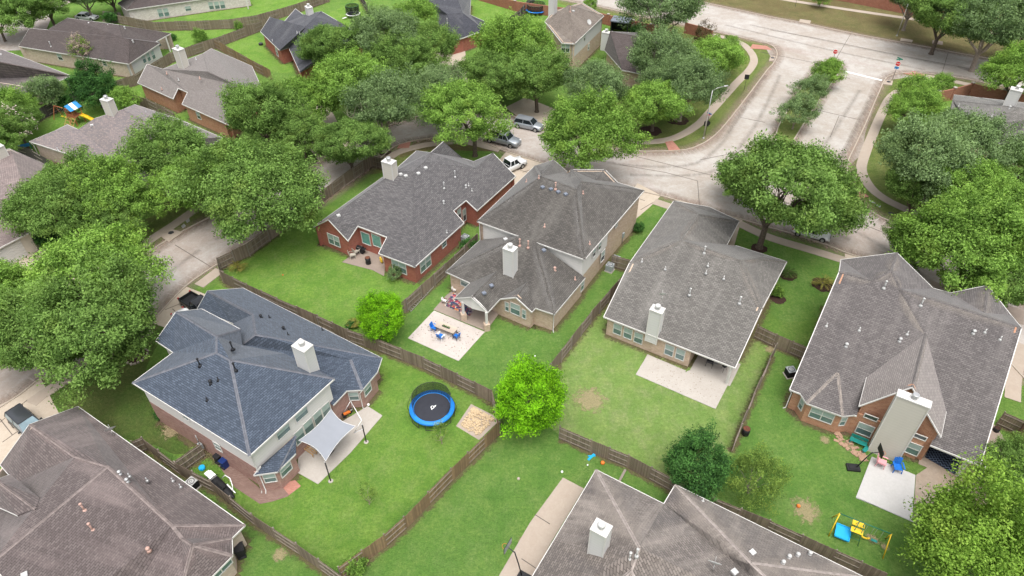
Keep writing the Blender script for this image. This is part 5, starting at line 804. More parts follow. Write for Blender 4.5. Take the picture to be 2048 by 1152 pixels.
for lab, x, y, wpx, key in (('round dark shrub beside the two storey house side lawn', 1278, 455, 24, 'bush'), ('clipped round green shrub beside the tan house corner', 1556, 584, 26, 'bushfresh'), ('round dark shrub at the left edge by the driveway', -2, 545, 36, 'bush'), ('small green shrub near the pale walls of the garage house', 92, 478, 40, 'bush'), ('grey-green shrub against the red brick corner', 788, 545, 32, 'greyS'), ('leggy shrub between the fence and the cream wall', 938, 490, 34, 'bush'), ('light green weeds at the bottom fence corner', 712, 1128, 46, 'bushfresh'), ('low dark planting under the front of the screened house', 1275, 62, 26, 'bush'), ('green shrub by the white parked car at the top left', 222, 36, 24, 'bush'), ('shrub under the rose roof porch edge', 130, 205, 28, 'bush'), ('small shrub against the top fence', 478, 52, 16, 'bushfresh'), ('pale shrub in the bright garden at the top', 400, 72, 26, 'bushfresh'), ('dark shrub left of the taupe house lawn', 345, 75, 14, 'bush'), ('fern-like shrub below the fence near the blue roof', 700, 650, 18, 'bush'), ('shrub beside the house wall near the blue roof entry', 318, 832, 18, 'bush'), ('green shrub near the pavilion', 1252, 58, 14, 'bushfresh')):
    add_tree(key, 'shrub', lab, 'shrub', x, y, wpx, group='garden shrubs')
add_tree('thin', 'sapling', 'thin young tree beside the trampoline and the gravel bed', 'sapling', 881, 862, 40); add_tree('thin', 'sapling', 'almost bare pale sapling on the lawn behind the shade sail', 'sapling', 733, 985, 40)
# bare tree in front of the long brown house
def bare(x, y, h, seed, lab):
    rnd = random.Random(seed); o = thing('bare_tree', lab, 'tree', G(x, y)); mb = MB(); tips = []
    mb.tube([(0, 0, 0), (0, 0, h*.2)], [.16, .13], 7)
    for k in range(6): a = 1.05*k; limb(mb, (0, 0, h*.18), (math.cos(a)*.5, math.sin(a)*.5, 1.1), h*.5, .07, rnd, 2, tips)
    mb.build('trunk', 'twig', o); V, t = leaves(seed, h*.33, h*.36, h*.66, 150, 14, .09); c = bpy.data.objects.new('crown', leaf_mesh('crown', V, t, 'leaf_yellow')); COL.objects.link(c); c.parent = o
    f, t = leaves(seed+1, h*.33, h*.38, h*.66, 130, 12, .10); c = bpy.data.objects.new('dry_twigs', leaf_mesh('dry_twigs', f, t, 'twig')); COL.objects.link(c); c.parent = o
bare(178, 140, 6.5, 3, 'nearly bare tree with tan twigs in front of the long brown roofed house')
o = add_tree('oakC', 'flowering_tree', 'tree with pale pink blossom at the left edge beside the dark fence', 'tree', 30, 245, 85)
V, t = leaves(77, 5.3, 3.8, 6.1, 130, 12, .19); c = bpy.data.objects.new('blossom', leaf_mesh('blossom', V, t, 'flower_white')); COL.objects.link(c); c.parent = o
# sago palms
def palm(x, y, r, mat, lab, seed):
    rnd = random.Random(seed); o = thing('sago_palm', lab, 'palm', G(x, y), 0, 'sago palms'); t = MB().lathe((0, 0, 0), [(.22, 0), (.24, .3), (.15, .5)], 9); t.build('trunk', 'bark', o); m = MB()
    for k in range(46):
        a = rnd.uniform(0, 6.28); el_ = rnd.uniform(.05, 1.1); L = r*rnd.uniform(.8, 1.15); p = [Vector((math.cos(a)*q*L*math.cos(el_*(1-q*.9)), math.sin(a)*q*L*math.cos(el_*(1-q*.9)), .45+math.sin(el_)*q*L*(1-.75*q))) for q in (0, .25, .5, .75, 1)]
        for u, v in zip(p, p[1:]):
            d = (v-u).normalized(); s = d.cross(Vector((0, 0, 1))).normalized(); q = rnd.random()
            for e in range(3):
                b = u.lerp(v, e/3)
                for sg in (-1, 1): m.face([b, b+d*.05, b+d*.13+s*sg*.17-Vector((0, 0, .03))], q)
    m.build('frond', mat, o); return o
palm(1643, 572, 1.5, 'palm_gold', 'large golden green sago palm beside the gabled house', 1); palm(1574, 552, 1.15, 'palm_leaf', 'dark green sago palm at the corner of the tan house', 2); palm(478, 540, 1.25, 'palm_gold', 'yellow-tinged sago palm in the fence corner by the west street', 3); palm(708, 652, .8, 'palm_gold', 'small brownish palm left of the lime green tree at the fence', 4)

# ------------------------------------------------------------------ fences
def fence_panels(mat, alt=True, seed=0):
    """prototype panels, x along, y out, base at z=0, 2.4 m long, full height 1 unit = metres"""
    out = []
    for var in range(5):
        rnd = random.Random(seed*10+var); m = MB(); n = 17
        for i in range(n):
            w = 2.4/n; hh = 1.86+rnd.uniform(-.03, .03); q = rnd.uniform(.15, .85); m.box((w*(i+.5), (.022 if (i % 2 and False) else 0)+rnd.uniform(-.004, .004), .05+hh/2), (w-.012, .02, hh), 0, q)
        out.append(m)
    return out
FP = {}
def fence(lab, s, mat='fence_wood', h=1.0, seed=0, flip=True, cat='fence', group='wooden garden fences', rail='fence_rail'):
    P = GP(s) if isinstance(s, str) else s; sm_ = MB(); SOILN[0] += 1; edge_strip(sm_, P, .75, .0125+.0002*SOILN[0], 1.0, 0); struct('bed_soil', sm_, 'soil_edge'); o = thing('fence', lab, cat, P[0], group=group); rnd = random.Random(seed); inv = -P[0]; k = 0
    if mat not in FP:
        FP[mat] = []
        for j, m in enumerate(fence_panels(mat, seed=len(FP)+1)): FP[mat].append(m.build('panel', mat, link=False).data)
        r = MB()
        for z in (.3, 1.0, 1.7): r.box((1.2, .04, z), (2.36, .04, .075), 0, .6)
        FP[mat+'r'] = r.build('rail', rail, link=False).data; q = MB().box((0, .06, 1.0), (.10, .10, 2.0), 0, .5); FP[mat+'p'] = q.build('post', rail, link=False).data
    for a, b in zip(P, P[1:]):
        L = (b-a).length; n = max(1, round(L/2.42)); d = (b-a)/L; rz = math.atan2(d.y, d.x)
        for i in range(n):
            p = a+d*(L*i/n)+inv; fl = (k % 2 == 0) if flip else False; k += 1; sx = (L/n)/2.4
            e = bpy.data.objects.new('panel', rnd.choice(FP[mat])); COL.objects.link(e); e.parent = o
            if fl: e.location = p+d*(L/n); e.rotation_euler.z = rz+math.pi
            else: e.location = p; e.rotation_euler.z = rz
            e.scale = (sx, 1, h*rnd.uniform(.98, 1.03))
            r = bpy.data.objects.new('rail', FP[mat+'r']); COL.objects.link(r); r.parent = e
            q = bpy.data.objects.new('post', FP[mat+'p']); COL.objects.link(q); q.parent = o; q.location = p; q.rotation_euler.z = rz; q.scale = (1, 1, h)
    return o
fence('weathered wooden fence enclosing the red brick house yard along the west street', '745 333 690 372 620 425 540 482 500 512 441 540 447 566 500 592 560 620', 'fence_wood', seed=1)
fence('weathered fence running between the blue roofed house and the upper lawns to the lime tree', '560 620 640 655 700 684 760 704 850 740 985 806', 'fence_wood', seed=2); fence('short fence stub at the back corner of the blue roofed house', '640 655 608 640', 'fence_wood', seed=21, h=.85)
fence('short fence beside the chimney of the red brick house', '745 333 790 345', 'fence_wood', seed=22)
fence('brown wooden fence between the trampoline lawn and the bottom lawn', '685 1158 774 1093 813 1058 905 962 1000 868', 'fence_warm', seed=3)
fence('wooden fence running behind the bottom house to the lime green tree', '1118 878 1180 905 1253 935 1345 985 1420 1020 1530 1065 1660 1125 1760 1170', 'fence_wood', seed=4); fence('short wooden fence at the foot of the lime green tree', '1000 868 985 806', 'fence_warm', seed=41)
fence('grey wooden fence at the side of the maroon roofed house', '277 908 296 900 362 950 430 985 512 1052 600 1110 690 1175', 'fence_wood', seed=5); fence('wooden gate panel between the maroon and blue roofed houses', '362 948 412 912', 'fence_wood', seed=51)
fence('wooden fence between the red brick and two storey houses', '955 492 930 516 870 572 815 622 740 690', 'fence_wood', seed=6); fence('dark wooden fence between the two storey and tan roofed houses', '1270 548 1250 566 1180 648 1100 752 1045 820', 'fence_wood', seed=7); fence('short fence gate beside the two air conditioners', '1222 534 1270 548', 'fence_wood', seed=71)
fence('thin topped wooden fence between the tan and gabled houses', '1545 712 1500 812 1462 905', 'fence_wood', seed=8); fence('wooden fence panel linking the tan and gabled houses', '1508 676 1545 694 1612 722', 'fence_wood', seed=81)
fence('wooden fence at the right of the gabled house patio', '1992 850 2032 868 2030 900 2010 975', 'fence_wood', seed=9)
fence('old wooden fence behind the white brick house garden', '238 47 310 62 400 60 465 57 520 48 600 24 660 3', 'fence_wood', seed=10); fence('wooden fence crossing the bright gardens at the upper left', '228 186 275 170 345 125 432 96 512 66 560 45', 'fence_wood', seed=11); fence('wooden fence beside the taupe roofed house', '432 96 470 118 512 142 545 160', 'fence_warm', seed=12)
fence('dark wooden fence behind the wooden playset', '45 262 100 232 155 205 200 190', 'fence_dark', seed=13); fence('wooden fence between the pink-brown and mottled roofs', '42 312 75 322 108 342', 'fence_dark', seed=14); fence('fence strip behind the mottled roof house', '258 205 300 218 355 246', 'fence_wood', seed=15); fence('dark fence rising at the top centre between gardens', '718 -4 737 28', 'fence_dark', seed=16); fence('dark fence in front of the small blue trampoline', '1068 0 1040 38 1020 52', 'fence_dark', seed=17)
fence('grey wooden fence beside the dark pavilion', '1262 68 1285 48', 'fence_wood', seed=18); fence('small wooden gate at the brick flank of the long brown house', '75 122 108 112', 'fence_dark', seed=19)
# brick boundary walls
def brick_wall(lab, s, piers, h=2.1):
    P = GP(s); o = thing('brick_wall', lab, 'wall', P[0], group='brick boundary walls'); m = MB()
    for a, b in zip(P, P[1:]): d = (b-a); m.box(((a+b)/2)+Vector((0, 0, h/2)), (d.length, .22, h), math.atan2(d.y, d.x))
    m.build('wall_panel', 'brick_wall_red', o, P[0])
    for a, b in zip(P, P[1:]):
        L = (b-a).length; n = max(1, round(L/piers)); rz = math.atan2((b-a).y, (b-a).x)
        for i in range(n+1):
            p = a.lerp(b, i/n)
            if i == 0 and a is not P[0]: continue
            q = MB().box(p+Vector((0, 0, (h+.15)/2)), (.42, .42, h+.15), rz).build('pier', 'brick_wall_red', o, P[0]); c = MB().box(p+Vector((0, 0, h+.2)), (.52, .52, .12), rz).build('cap', 'slab_pale', q); 
            for v in c.data.vertices: v.co -= P[0]
brick_wall('long red brick boundary wall behind the corner two storey house', '930 -8 1030 22 1100 32 1180 42 1215 50 1265 62 1300 70 1345 82', 5.5); brick_wall('short red brick wall near the reddish small tree', '1370 66 1400 74 1420 82', 4); brick_wall('red brick boundary wall around the grey-brown right edge house', '1868 207 1900 200 1936 190 1998 204 2060 217 2140 235', 5); brick_wall('red brick wall along the far side of the boulevard', '1560 -18 1700 5 1840 34 2000 62 2140 88', 9, 2.3)

# ------------------------------------------------------------------ vehicles
def vehicle(lab, kind, paint, front, rear, L=None, group='parked vehicles', cat='car', name='parked_car'):
    """front/rear = photo points of the bumpers' ground contact"""
    f, r = G(*front), G(*rear); c = (f+r)/2; rz = math.atan2((f-r).y, (f-r).x); o = thing(name, lab, cat, c, rz, group)
    S = {'sedan': (4.7, 1.84, .74, .92, 1.45), 'suv': (4.8, 1.92, .98, 1.08, 1.74), 'pickup': (5.7, 2.0, 1.08, 1.18, 1.90)}[kind]; L, W, hz, belt, top = S; hw = W/2; x0 = -L/2
    if kind == 'pickup': st = [(0, .55, .9, .86), (.05, .40, 1.12, .96), (.12, .34, 1.16, 1), (.42, .32, 1.16, 1), (.62, .32, 1.18, 1), (.72, .32, 1.18, 1), (.80, .33, 1.14, .99), (.93, .36, 1.06, .96), (.98, .42, .95, .90), (1.0, .5, .8, .84)]
    elif kind == 'suv': st = [(0, .5, .85, .84), (.03, .38, 1.0, .93), (.12, .28, 1.06, .99), (.3, .24, 1.08, 1), (.6, .24, 1.08, 1), (.72, .25, 1.05, 1), (.82, .27, .98, .98), (.93, .30, .88, .94), (.98, .38, .74, .86), (1, .45, .62, .78)]
    else: st = [(0, .45, .75, .80), (.03, .34, .90, .90), (.12, .25, .96, .98), (.3, .22, .94, 1), (.6, .22, .92, 1), (.70, .22, .90, 1), (.82, .25, .82, .98), (.93, .28, .72, .93), (.98, .34, .62, .85), (1, .42, .54, .76)]
    m = MB(); rings = []
    bed = kind == 'pickup'
    for t, zl, zh, k in st:
        x = x0+L*t; y = hw*k; rings.append([(x, -y*.9, zl), (x, -y, zl+.2), (x, -y, (zl+zh)/2+.06), (x, -y*.97, zh-.1), (x, -y*.88, zh), (x, 0, zh+.03), (x, y*.88, zh), (x, y*.97, zh-.1), (x, y, (zl+zh)/2+.06), (x, y, zl+.2), (x, y*.9, zl)])
    for i in range(len(rings)-1):
        a, b = rings[i], rings[i+1]
        for j in range(10):
            if bed and j in (4, 5) and st[i+1][0] <= .42 and i >= 1: continue
            m.face([a[j], a[j+1], b[j+1], b[j]], smooth=True)
        m.face([a[10], a[0], b[0], b[10]])
    m.face([Vector(p) for p in rings[0]][::-1]); m.face([Vector(p) for p in rings[-1]]); m.build('body', paint, o)
    if bed:
        b = MB(); xa, xb = x0+L*.05, x0+L*.42; yy = hw*.86; b.box(((xa+xb)/2, 0, .72), (xb-xa, yy*2, .06))
        for s_ in (-1, 1): b.box(((xa+xb)/2, s_*yy, .93), (xb-xa, .05, .44))
        b.box((xa, 0, .93), (.05, yy*2, .44)); b.box((xb, 0, .93), (.05, yy*2, .44)); b.build('truck_bed', 'black', o)
    ca = {'sedan': (.10, .24, .52, .72), 'suv': (.02, .08, .60, .74), 'pickup': (.43, .46, .66, .75)}[kind]; xb0, xt0, xt1, xb1 = [x0+L*q for q in ca]; zb = belt-.02; yb, yt = hw*.90, hw*.72
    gm = MB(); B = [(xb0, -yb, zb), (xb1, -yb, zb), (xb1, yb, zb), (xb0, yb, zb)]; Tt = [(xt0, -yt, top-.04), (xt1, -yt, top-.04), (xt1, yt, top-.04), (xt0, yt, top-.04)]
    for i in range(4): j = (i+1) % 4; gm.face([B[i], B[j], Tt[j], Tt[i]])
    gm.build('window', 'car_glass_pale' if paint == 'car_grey' else 'car_glass', o)
    rm = MB(); n = 5
    for i in range(n):
        for j in range(4):
            def pt(i, j): u, v = i/n, j/4; return (xt0+(xt1-xt0)*u, -yt+2*yt*v, top-.05+.07*(1-(2*u-1)**4)*(1-(2*v-1)**4)+.0)
            rm.face([pt(i, j), pt(i+1, j), pt(i+1, j+1), pt(i, j+1)], smooth=True)
    for i in range(4): j = (i+1) % 4; rm.bar(B[i], Tt[i], .09, .07); rm.bar(Tt[i], Tt[j], .08, .06)
    for s_ in (-1, 1): q = .5*(xb0+xb1)-.1; rm.bar((q, s_*yb*1.005, zb), (q, s_*yt*1.01, top-.05), .08, .05)
    rm.build('cabin_roof', paint, o)
    R_ = .37 if kind != 'sedan' else .33
    for xx in (.17, .82):
        for s_ in (-1, 1):
            c0 = Vector((x0+L*xx, s_*(hw-.10), R_)); wmb = MB().tube([c0+Vector((0, -.12, 0)), c0+Vector((0, .12, 0))], R_, 18); wh = wmb.build('wheel', 'rubber', o); MB().tube([c0+Vector((0, s_*.10, 0)), c0+Vector((0, s_*.135, 0))], R_*.62, 14).build('rim', 'steel_dull', wh)
            a = MB().tube([c0+Vector((0, s_*.02-.09, .03)), c0+Vector((0, s_*.02+.09, .03))], R_*1.13, 18); a.build('wheel_arch', 'black', o)
    for s_ in (-1, 1):
        MB().box((L/2-.16, s_*hw*.68, st[-3][2]-.10 if kind != 'pickup' else .92), (.26, .34, .16)).build('headlight', 'lamp_clear', o); MB().box((-L/2+.07, s_*hw*.78, .82 if kind != 'pickup' else .98), (.12, .18, .3)).build('taillight', 'lamp_red', o); MB().box((xb1-.25, s_*(hw+.09), belt+.05), (.12, .2, .15)).build('mirror', paint if kind != 'pickup' else 'black', o)
    MB().box((L/2-.03, 0, .62), (.06, W*.6, .2)).build('grille', 'black', o); MB().box((L/2-.06, 0, .42), (.16, W*.86, .16)).build('bumper', 'steel_dull' if kind == 'pickup' else paint, o)
    return o
vehicle('white pickup truck on the driveway behind the red brick house', 'pickup', 'car_white', (1050, 326), (985, 356), cat='pickup truck')
vehicle('silver pickup truck parked along the kerb under the street trees', 'pickup', 'car_silver', (1048, 297), (965, 275), cat='pickup truck')
vehicle('pale silver car half hidden by leaves beyond the silver pickup', 'suv', 'car_silver', (1085, 262), (1030, 250))
vehicle('white car parked at the kerb under the big lone oak', 'sedan', 'car_white', (1658, 481), (1585, 462))
vehicle('dark grey car with glass roof on the drive beside the maroon roof', 'suv', 'car_grey', (92, 885), (32, 830))
vehicle('black pickup truck with open bed on the drive beside the blue roof', 'pickup', 'car_black', (432, 640), (374, 603), cat='pickup truck')
vehicle('white car on the blue roofed house drive, mostly hidden behind the garage', 'sedan', 'car_white', (405, 668), (358, 632))
vehicle('white car in the shade at the top left beside the dark brown roof', 'sedan', 'car_white', (203, 40), (148, 38))
# ------------------------------------------------------------------ street furniture
def lamp(base, top, arm, lab):
    b = G(*base); h = hgt(b, *top); o = thing('street_lamp', lab, 'street lamp', b, 0, 'galvanised street lamps'); MB().tube([(0, 0, 0), (0, 0, h*.5), (0, 0, h)], [.11, .09, .06], 10).build('pole', 'steel', o); MB().lathe((0, 0, 0), [(.2, 0), (.2, .1), (.12, .25)], 10).build('base_plate', 'steel_dull', o)
    d = (G(*arm)-b); d.z = 0; d.normalize(); MB().tube([(0, 0, h-.1), d*.8+Vector((0, 0, h+.25)), d*1.9+Vector((0, 0, h+.35))], .04, 7).build('arm', 'steel', o); e = d*2.2+Vector((0, 0, h+.33)); MB().tube([e-d*.4, e-d*.2, e+d*.25, e+d*.4], [.07, .13, .13, .05], 10).build('lamp_head', 'steel_dull', o)
lamp((1406.5, 277), (1421.5, 180), (1490, 262), 'tall galvanised street lamp on the verge of the left entrance lane'); lamp((1793.5, 72), (1817, -8), (1780, 95), 'tall street lamp on the brown strip beyond the boulevard')
def text(parent, s, size, loc, M, mat, name='lettering', align='CENTER'):
    cu = bpy.data.curves.new(name, 'FONT'); cu.body = s; cu.size = size; cu.align_x = align; cu.align_y = 'CENTER'; cu.extrude = .004; dg = bpy.data.objects.new(name, cu); COL.objects.link(dg); bpy.context.view_layer.update()
    me = bpy.data.meshes.new_from_object(dg.evaluated_get(bpy.context.evaluated_depsgraph_get())); bpy.data.objects.remove(dg); me.materials.clear(); me.materials.append(MAT(mat)); me.transform(M @ Matrix.Translation(loc)); o = bpy.data.objects.new(name, me); COL.objects.link(o); o.parent = parent; return o
def facing(az, z):   # x right, y up, z towards az
    n = Vector((math.cos(az), math.sin(az), 0)); r = Vector((-n.y, n.x, 0)); return Matrix(((r.x, 0, n.x, 0), (r.y, 0, n.y, 0), (0, 1, 0, z), (0, 0, 0, 1)))
def stop_sign(base, top, lab, blades=False):
    b = G(*base); h = hgt(b, *top); o = thing('stop_sign', lab, 'stop sign', b, 0, 'stop signs'); MB().tube([(0, 0, 0), (0, 0, h+(.9 if blades else .1))], .035, 6).build('post', 'dark_metal', o); az = math.atan2(-b.y, -b.x)
    M = facing(az, h-.1)
    def octa(r, z): m = MB(); P = [Vector((math.cos(math.pi/8+k*math.pi/4)*r, math.sin(math.pi/8+k*math.pi/4)*r, z)) for k in range(8)]; Q = [p-Vector((0, 0, .01)) for p in P]; m.face([M @ p for p in P]); m.face([M @ p for p in Q][::-1]); [m.face([M @ P[k], M @ Q[k], M @ Q[(k+1) % 8], M @ P[(k+1) % 8]]) for k in range(8)]; return m
    octa(.47, .05).build('border', 'sign_white', o); octa(.42, .062).build('sign_face', 'sign_red', o); text(o, 'STOP', .30, (0, 0, .068), M, 'sign_white')
    if blades:
        for dz, a, c in ((.78, az+.5, 'sign_green'), (.95, az-.6, 'sign_green')): d = Vector((-math.sin(a), math.cos(a), 0)); MB().box((0, 0, h+dz-.1), (1.1, .03, .2), math.atan2(d.y, d.x)).build('street_name_blade', c, o)
        MB().box((0, 0, h-.85), (.7, .03, .42), az+math.pi/2).build('notice_plate', 'sign_blue', o)
    return o
stop_sign((1664.7, 124), (1670, 102), 'red stop sign at the tip of the planted median'); stop_sign((1785, 158), (1795, 126), 'red stop sign with blue plates at the right sidewalk corner', True)
def plate_sign(base, top, lab, w, hh, mat='black', extra=None):
    b = G(*base); h = hgt(b, *top); az = math.atan2(-b.y, -b.x); o = thing('road_sign', lab, 'road sign', b, 0, 'road signs seen from behind'); MB().tube([(0, 0, 0), (0, 0, h)], .035, 6).build('post', 'dark_metal', o); MB().box(Vector((math.cos(az), math.sin(az), 0))*.05+Vector((0, 0, h-hh/2)), (w, .03, hh), az+math.pi/2).build('plate', mat, o)
    if extra: extra(o, h, az)
plate_sign((1487.5, 182), (1494, 149), 'black backed square road sign beside the curving sidewalk', .75, .85)
def ex(o, h, az):
    M = facing(az, h-1.5); m = MB(); P = [M @ Vector((math.cos(math.pi/8+k*math.pi/4)*.46, math.sin(math.pi/8+k*math.pi/4)*.46, .06)) for k in range(8)]; m.face(P); m.face([p-Vector((math.cos(az), math.sin(az), 0))*.015 for p in P][::-1]); m.build('octagon_plate', 'black', o)
    MB().box(Vector((0, 0, h+.12)), (.9, .03, .2), az+.9).build('street_name_blade', 'sign_blue', o); MB().box(Vector((0, 0, h-.1)), (.8, .03, .2), az+2.2).build('street_name_blade', 'sign_red', o)
plate_sign((1410, 272), (1416, 228), 'black backed road signs with blue and red name blades beside the street lamp', .7, .001, 'black', ex); plate_sign((1409, 268), (1414, 243), 'small dark square sign low beside the street lamp', .75, .8)
plate_sign((1590, 14), (1593, -6), 'small sign post on the brown strip at the top', .5, .5)
b = G(1350, 240); o = thing('mailbox', 'pale stone topped brick mailbox pillar in the mulch by the grove', 'mailbox', b, .6); MB().box((0, 0, .6), (.55, .55, 1.2)).build('pillar', 'brick_pale', o); MB().box((0, 0, 1.24), (.8, .7, .1)).build('cap', 'slab_pale', o)
# ------------------------------------------------------------------ trampoline
c = G(864, 814.5, .9); o = thing('trampoline', 'large round blue edged trampoline with half raised black net on the lawn', 'trampoline', (c.x, c.y, 0)); m = MB(); n = 40; ro, ri = 2.24, 1.78
def circ(r, z, k, n=40): a = 2*math.pi*k/n; return Vector((math.cos(a)*r, math.sin(a)*r, z))
for k in range(n): m.face([circ(ri, .94, k), circ(ro, .92, k), circ(ro, .92, k+1), circ(ri, .94, k+1)], smooth=True); m.face([circ(ro, .92, k), circ(ro, .80, k), circ(ro, .80, k+1), circ(ro, .92, k+1)])
m.build('safety_pad', 'pad_blue', o); m = MB(); m.face([circ(ri+.02, .90, k) for k in range(n)]); mt_ = m.build('jump_mat', 'mat_black', o)
az = math.atan2(-c.y, -c.x); lg = MB()
for k in range(20): a = 2*math.pi*k/20; a2 = 2*math.pi*(k+1)/20; lg.face([(math.cos(a)*.19+.05, math.sin(a)*.19, .908), (math.cos(a2)*.19+.05, math.sin(a2)*.19, .908), (math.cos(a2)*.12+.05, math.sin(a2)*.12, .908), (math.cos(a)*.12+.05, math.sin(a)*.12, .908)], nrm=Vector((0, 0, 1)))
lg.face([(-.12, -.02, .909), (.0, -.34, .909), (.05, -.32, .909), (-.06, 0, .909)], nrm=Vector((0, 0, 1))); lg.face([(.16, .12, .909), (.4, .3, .909), (.34, .08, .909), (.2, .02, .909)], nrm=Vector((0, 0, 1))); lg.build('logo', 'sign_white', mt_)
for k in range(8):
    p = circ(ro-.06, 0, k, 8); q = Matrix.Rotation(2*math.pi*k/8, 3, 'Z')
    MB().tube([p+q @ Vector((0, -.5, .85)), p+q @ Vector((0, -.5, .05)), p+q @ Vector((0, .5, .05)), p+q @ Vector((0, .5, .85))], .035, 6).build('leg', 'dark_metal', o)
    a = 2*math.pi*k/8; up = .55 < (a/(2*math.pi))*0+1 and math.sin(a) > -.2 if False else True
    zt = 2.55 if math.sin(a) > -.25 else 1.25
    if zt > 2: MB().tube([circ(ro+.03, .3, k, 8), circ(ro+.22, .9, k, 8), circ(ro+.02, 1.6, k, 8), circ(ro-.30, zt, k, 8)], .022, 6).build('net_pole', 'dark_metal', o)
nm = MB()
for k in range(-4, 24):
    a0, a1 = 2*math.pi*k/40, 2*math.pi*(k+1)/40
    def zt(a): s_ = math.sin(a); return 2.5 if s_ > .1 else 1.0+1.5*max(0, (s_+.7)/.8)
    P = [Vector((math.cos(a)*r, math.sin(a)*r, z)) for a, r, z in ((a0, ri+.05, .95), (a1, ri+.05, .95), (a1, ri+.12, zt(a1)), (a0, ri+.12, zt(a0)))]; nm.face(P, smooth=True)
nm.build('safety_net', 'net', o); MB().tube([Vector((math.cos(2*math.pi*k/40)*(ri+.12), math.sin(2*math.pi*k/40)*(ri+.12), (lambda s_: 2.5 if s_ > .1 else 1.0+1.5*max(0, (s_+.7)/.8))(math.sin(2*math.pi*k/40)))) for k in range(-4, 25)], .022, 6).build('net_hoop', 'dark_metal', o)
def small_tramp(x, y, r, lab, padmat, net=True, h=.75, nh=2.2, nn=14):
    c = G(x, y); o = thing('trampoline', lab, 'trampoline', c, .3); m = MB()
    for k in range(nn): m.face([circ(r*.84, h+.03, k, nn), circ(r, h, k, nn), circ(r, h, k+1, nn), circ(r*.84, h+.03, k+1, nn)])
    m.build('safety_pad', padmat, o); m = MB(); m.face([circ(r*.85, h, k, nn) for k in range(nn)]); m.build('jump_mat', 'mat_black', o)
    for k in range(4): MB().tube([circ(r*.95, 0, k, 4), circ(r*.95, h, k, 4), circ(r*.9, nh if net else h, k, 4)], .03, 6).build('leg', 'dark_metal', o)
    if net:
        m = MB(); [m.face([circ(r*.86, h, k, nn), circ(r*.86, h, k+1, nn), circ(r*.88, nh, k+1, nn), circ(r*.88, nh, k, nn)]) for k in range(nn)]; m.build('safety_net', 'net', o); MB().tube([circ(r*.88, nh, k, nn) for k in range(nn+1)], .03, 5).build('net_hoop', 'green_paint', o)
    return o
t_ = small_tramp(707, 34, 1.6, 'small netted trampoline with a white rim on the bright far garden', 'white_plastic', nn=8, nh=2.5); MB().box((-2.0, -.9, .35), (1.0, .35, .05), .5, M=None).build('ladder', 'white_plastic', t_)
small_tramp(1072, 26, 2.3, 'blue rimmed trampoline behind the corner two storey house', 'pad_blue', nh=2.0)
# ------------------------------------------------------------------ shade sail
S0 = [G(662, 818, 3.2), G(597, 881, 3.0), G(651.5, 922, 2.6), G(711, 852, 2.6)]; o = thing('shade_sail', 'pale grey shade sail stretched from the house wall over the patio', 'shade sail', (S0[2].x, S0[2].y, 0)); m = MB(); n = 12; oo = Vector(o.location)
ctr = sum(S0, Vector())/4
def sp(u, v):
    p = (S0[0].lerp(S0[1], u)).lerp(S0[3].lerp(S0[2], u), v); w_ = 1-(1-4*u*(1-u)*.0); e = .62*(4*u*(1-u)*(2*v-1)**4+4*v*(1-v)*(2*u-1)**4)*.55; p = p+(Vector((ctr.x, ctr.y, p.z))-p)*e*.5; p.z -= .12*(1-(2*u-1)**2)*(1-(2*v-1)**2); return p
for i in range(n):
    for j in range(n): m.face([sp(i/n, j/n), sp((i+1)/n, j/n), sp((i+1)/n, (j+1)/n), sp(i/n, (j+1)/n)], smooth=True)
m.build('canopy', 'sail', o, oo); MB().tube([sp(k/n, 0) for k in range(n+1)]+[sp(1, k/n) for k in range(n+1)]+[sp(1-k/n, 1) for k in range(n+1)]+[sp(0, 1-k/n) for k in range(n+1)], .018, 5).build('edge_rope', 'white_plastic', o, oo)
for (bx, by), (tx, ty), lab in (((661.5, 962), (651, 925), 'black sail post at the near corner of the shade sail'), ((732.5, 884), (724.5, 850), 'black sail post at the edge of the patio near the white goal')):
    b = G(bx, by); h = hgt(b, tx, ty); o = thing('sail_post', lab, 'post', b, 0, 'sail posts'); MB().tube([(0, 0, 0), (0, 0, h)], .06, 8).build('pole', 'black', o); MB().lathe((0, 0, 0), [(.25, 0), (.22, .05)], 10).build('footing', 'slab_pale', o); MB().tube([(0, 0, h-.1), (0, 0, h), (-.12, .12, h+.05)], .03, 6).build('hook', 'steel', o)
def goal(x, y, rz, lab):
    o = thing('goal', lab, 'goal', G(x, y, .06), rz); 
    for yy in (-1.4, 1.4): MB().tube([(0, yy, 0), (0, yy, 1.3), (-1.0, yy, .02), (0, yy, .02)], .045, 7).build('side_frame', 'white_plastic', o)
    MB().tube([(0, -1.4, 1.3), (0, 1.4, 1.3)], .045, 7).build('crossbar', 'white_plastic', o)
goal(716, 838, .55, 'white tube football goal on the patio beyond the shade sail')
# ------------------------------------------------------------------ seats, tables, grills and toys
def chair(x, y, rz, mat, lab, z=.06, name='garden_chair', grp=None, s=1.0, frame='white_plastic'):
    o = thing(name, lab, 'chair', G(x, y, z), rz, grp, (s, s, s)); MB().box((.02, 0, .40), (.56, .56, .05)).build('seat', mat, o); m = MB()
    for i in range(5): m.box((-.30-.06*abs(i-2)*.3, (i-2)*.115, .74), (.04, .10, .72-.08*abs(i-2)), 0, M=Matrix.Translation((0, 0, 0)) @ Matrix.Rotation(-.25, 4, 'Y') @ Matrix.Translation((.15, 0, .0)))
    m.build('backrest', mat, o)
    for sx in (-1, 1):
        for sy in (-1, 1): MB().bar((sx*.24, sy*.27, .42), (sx*.30, sy*.30, 0), .05).build('leg', frame, o)
    for sy in (-1, 1): MB().box((.02, sy*.33, .62), (.60, .10, .035)).build('armrest', mat if frame == mat else frame, o)
    return o
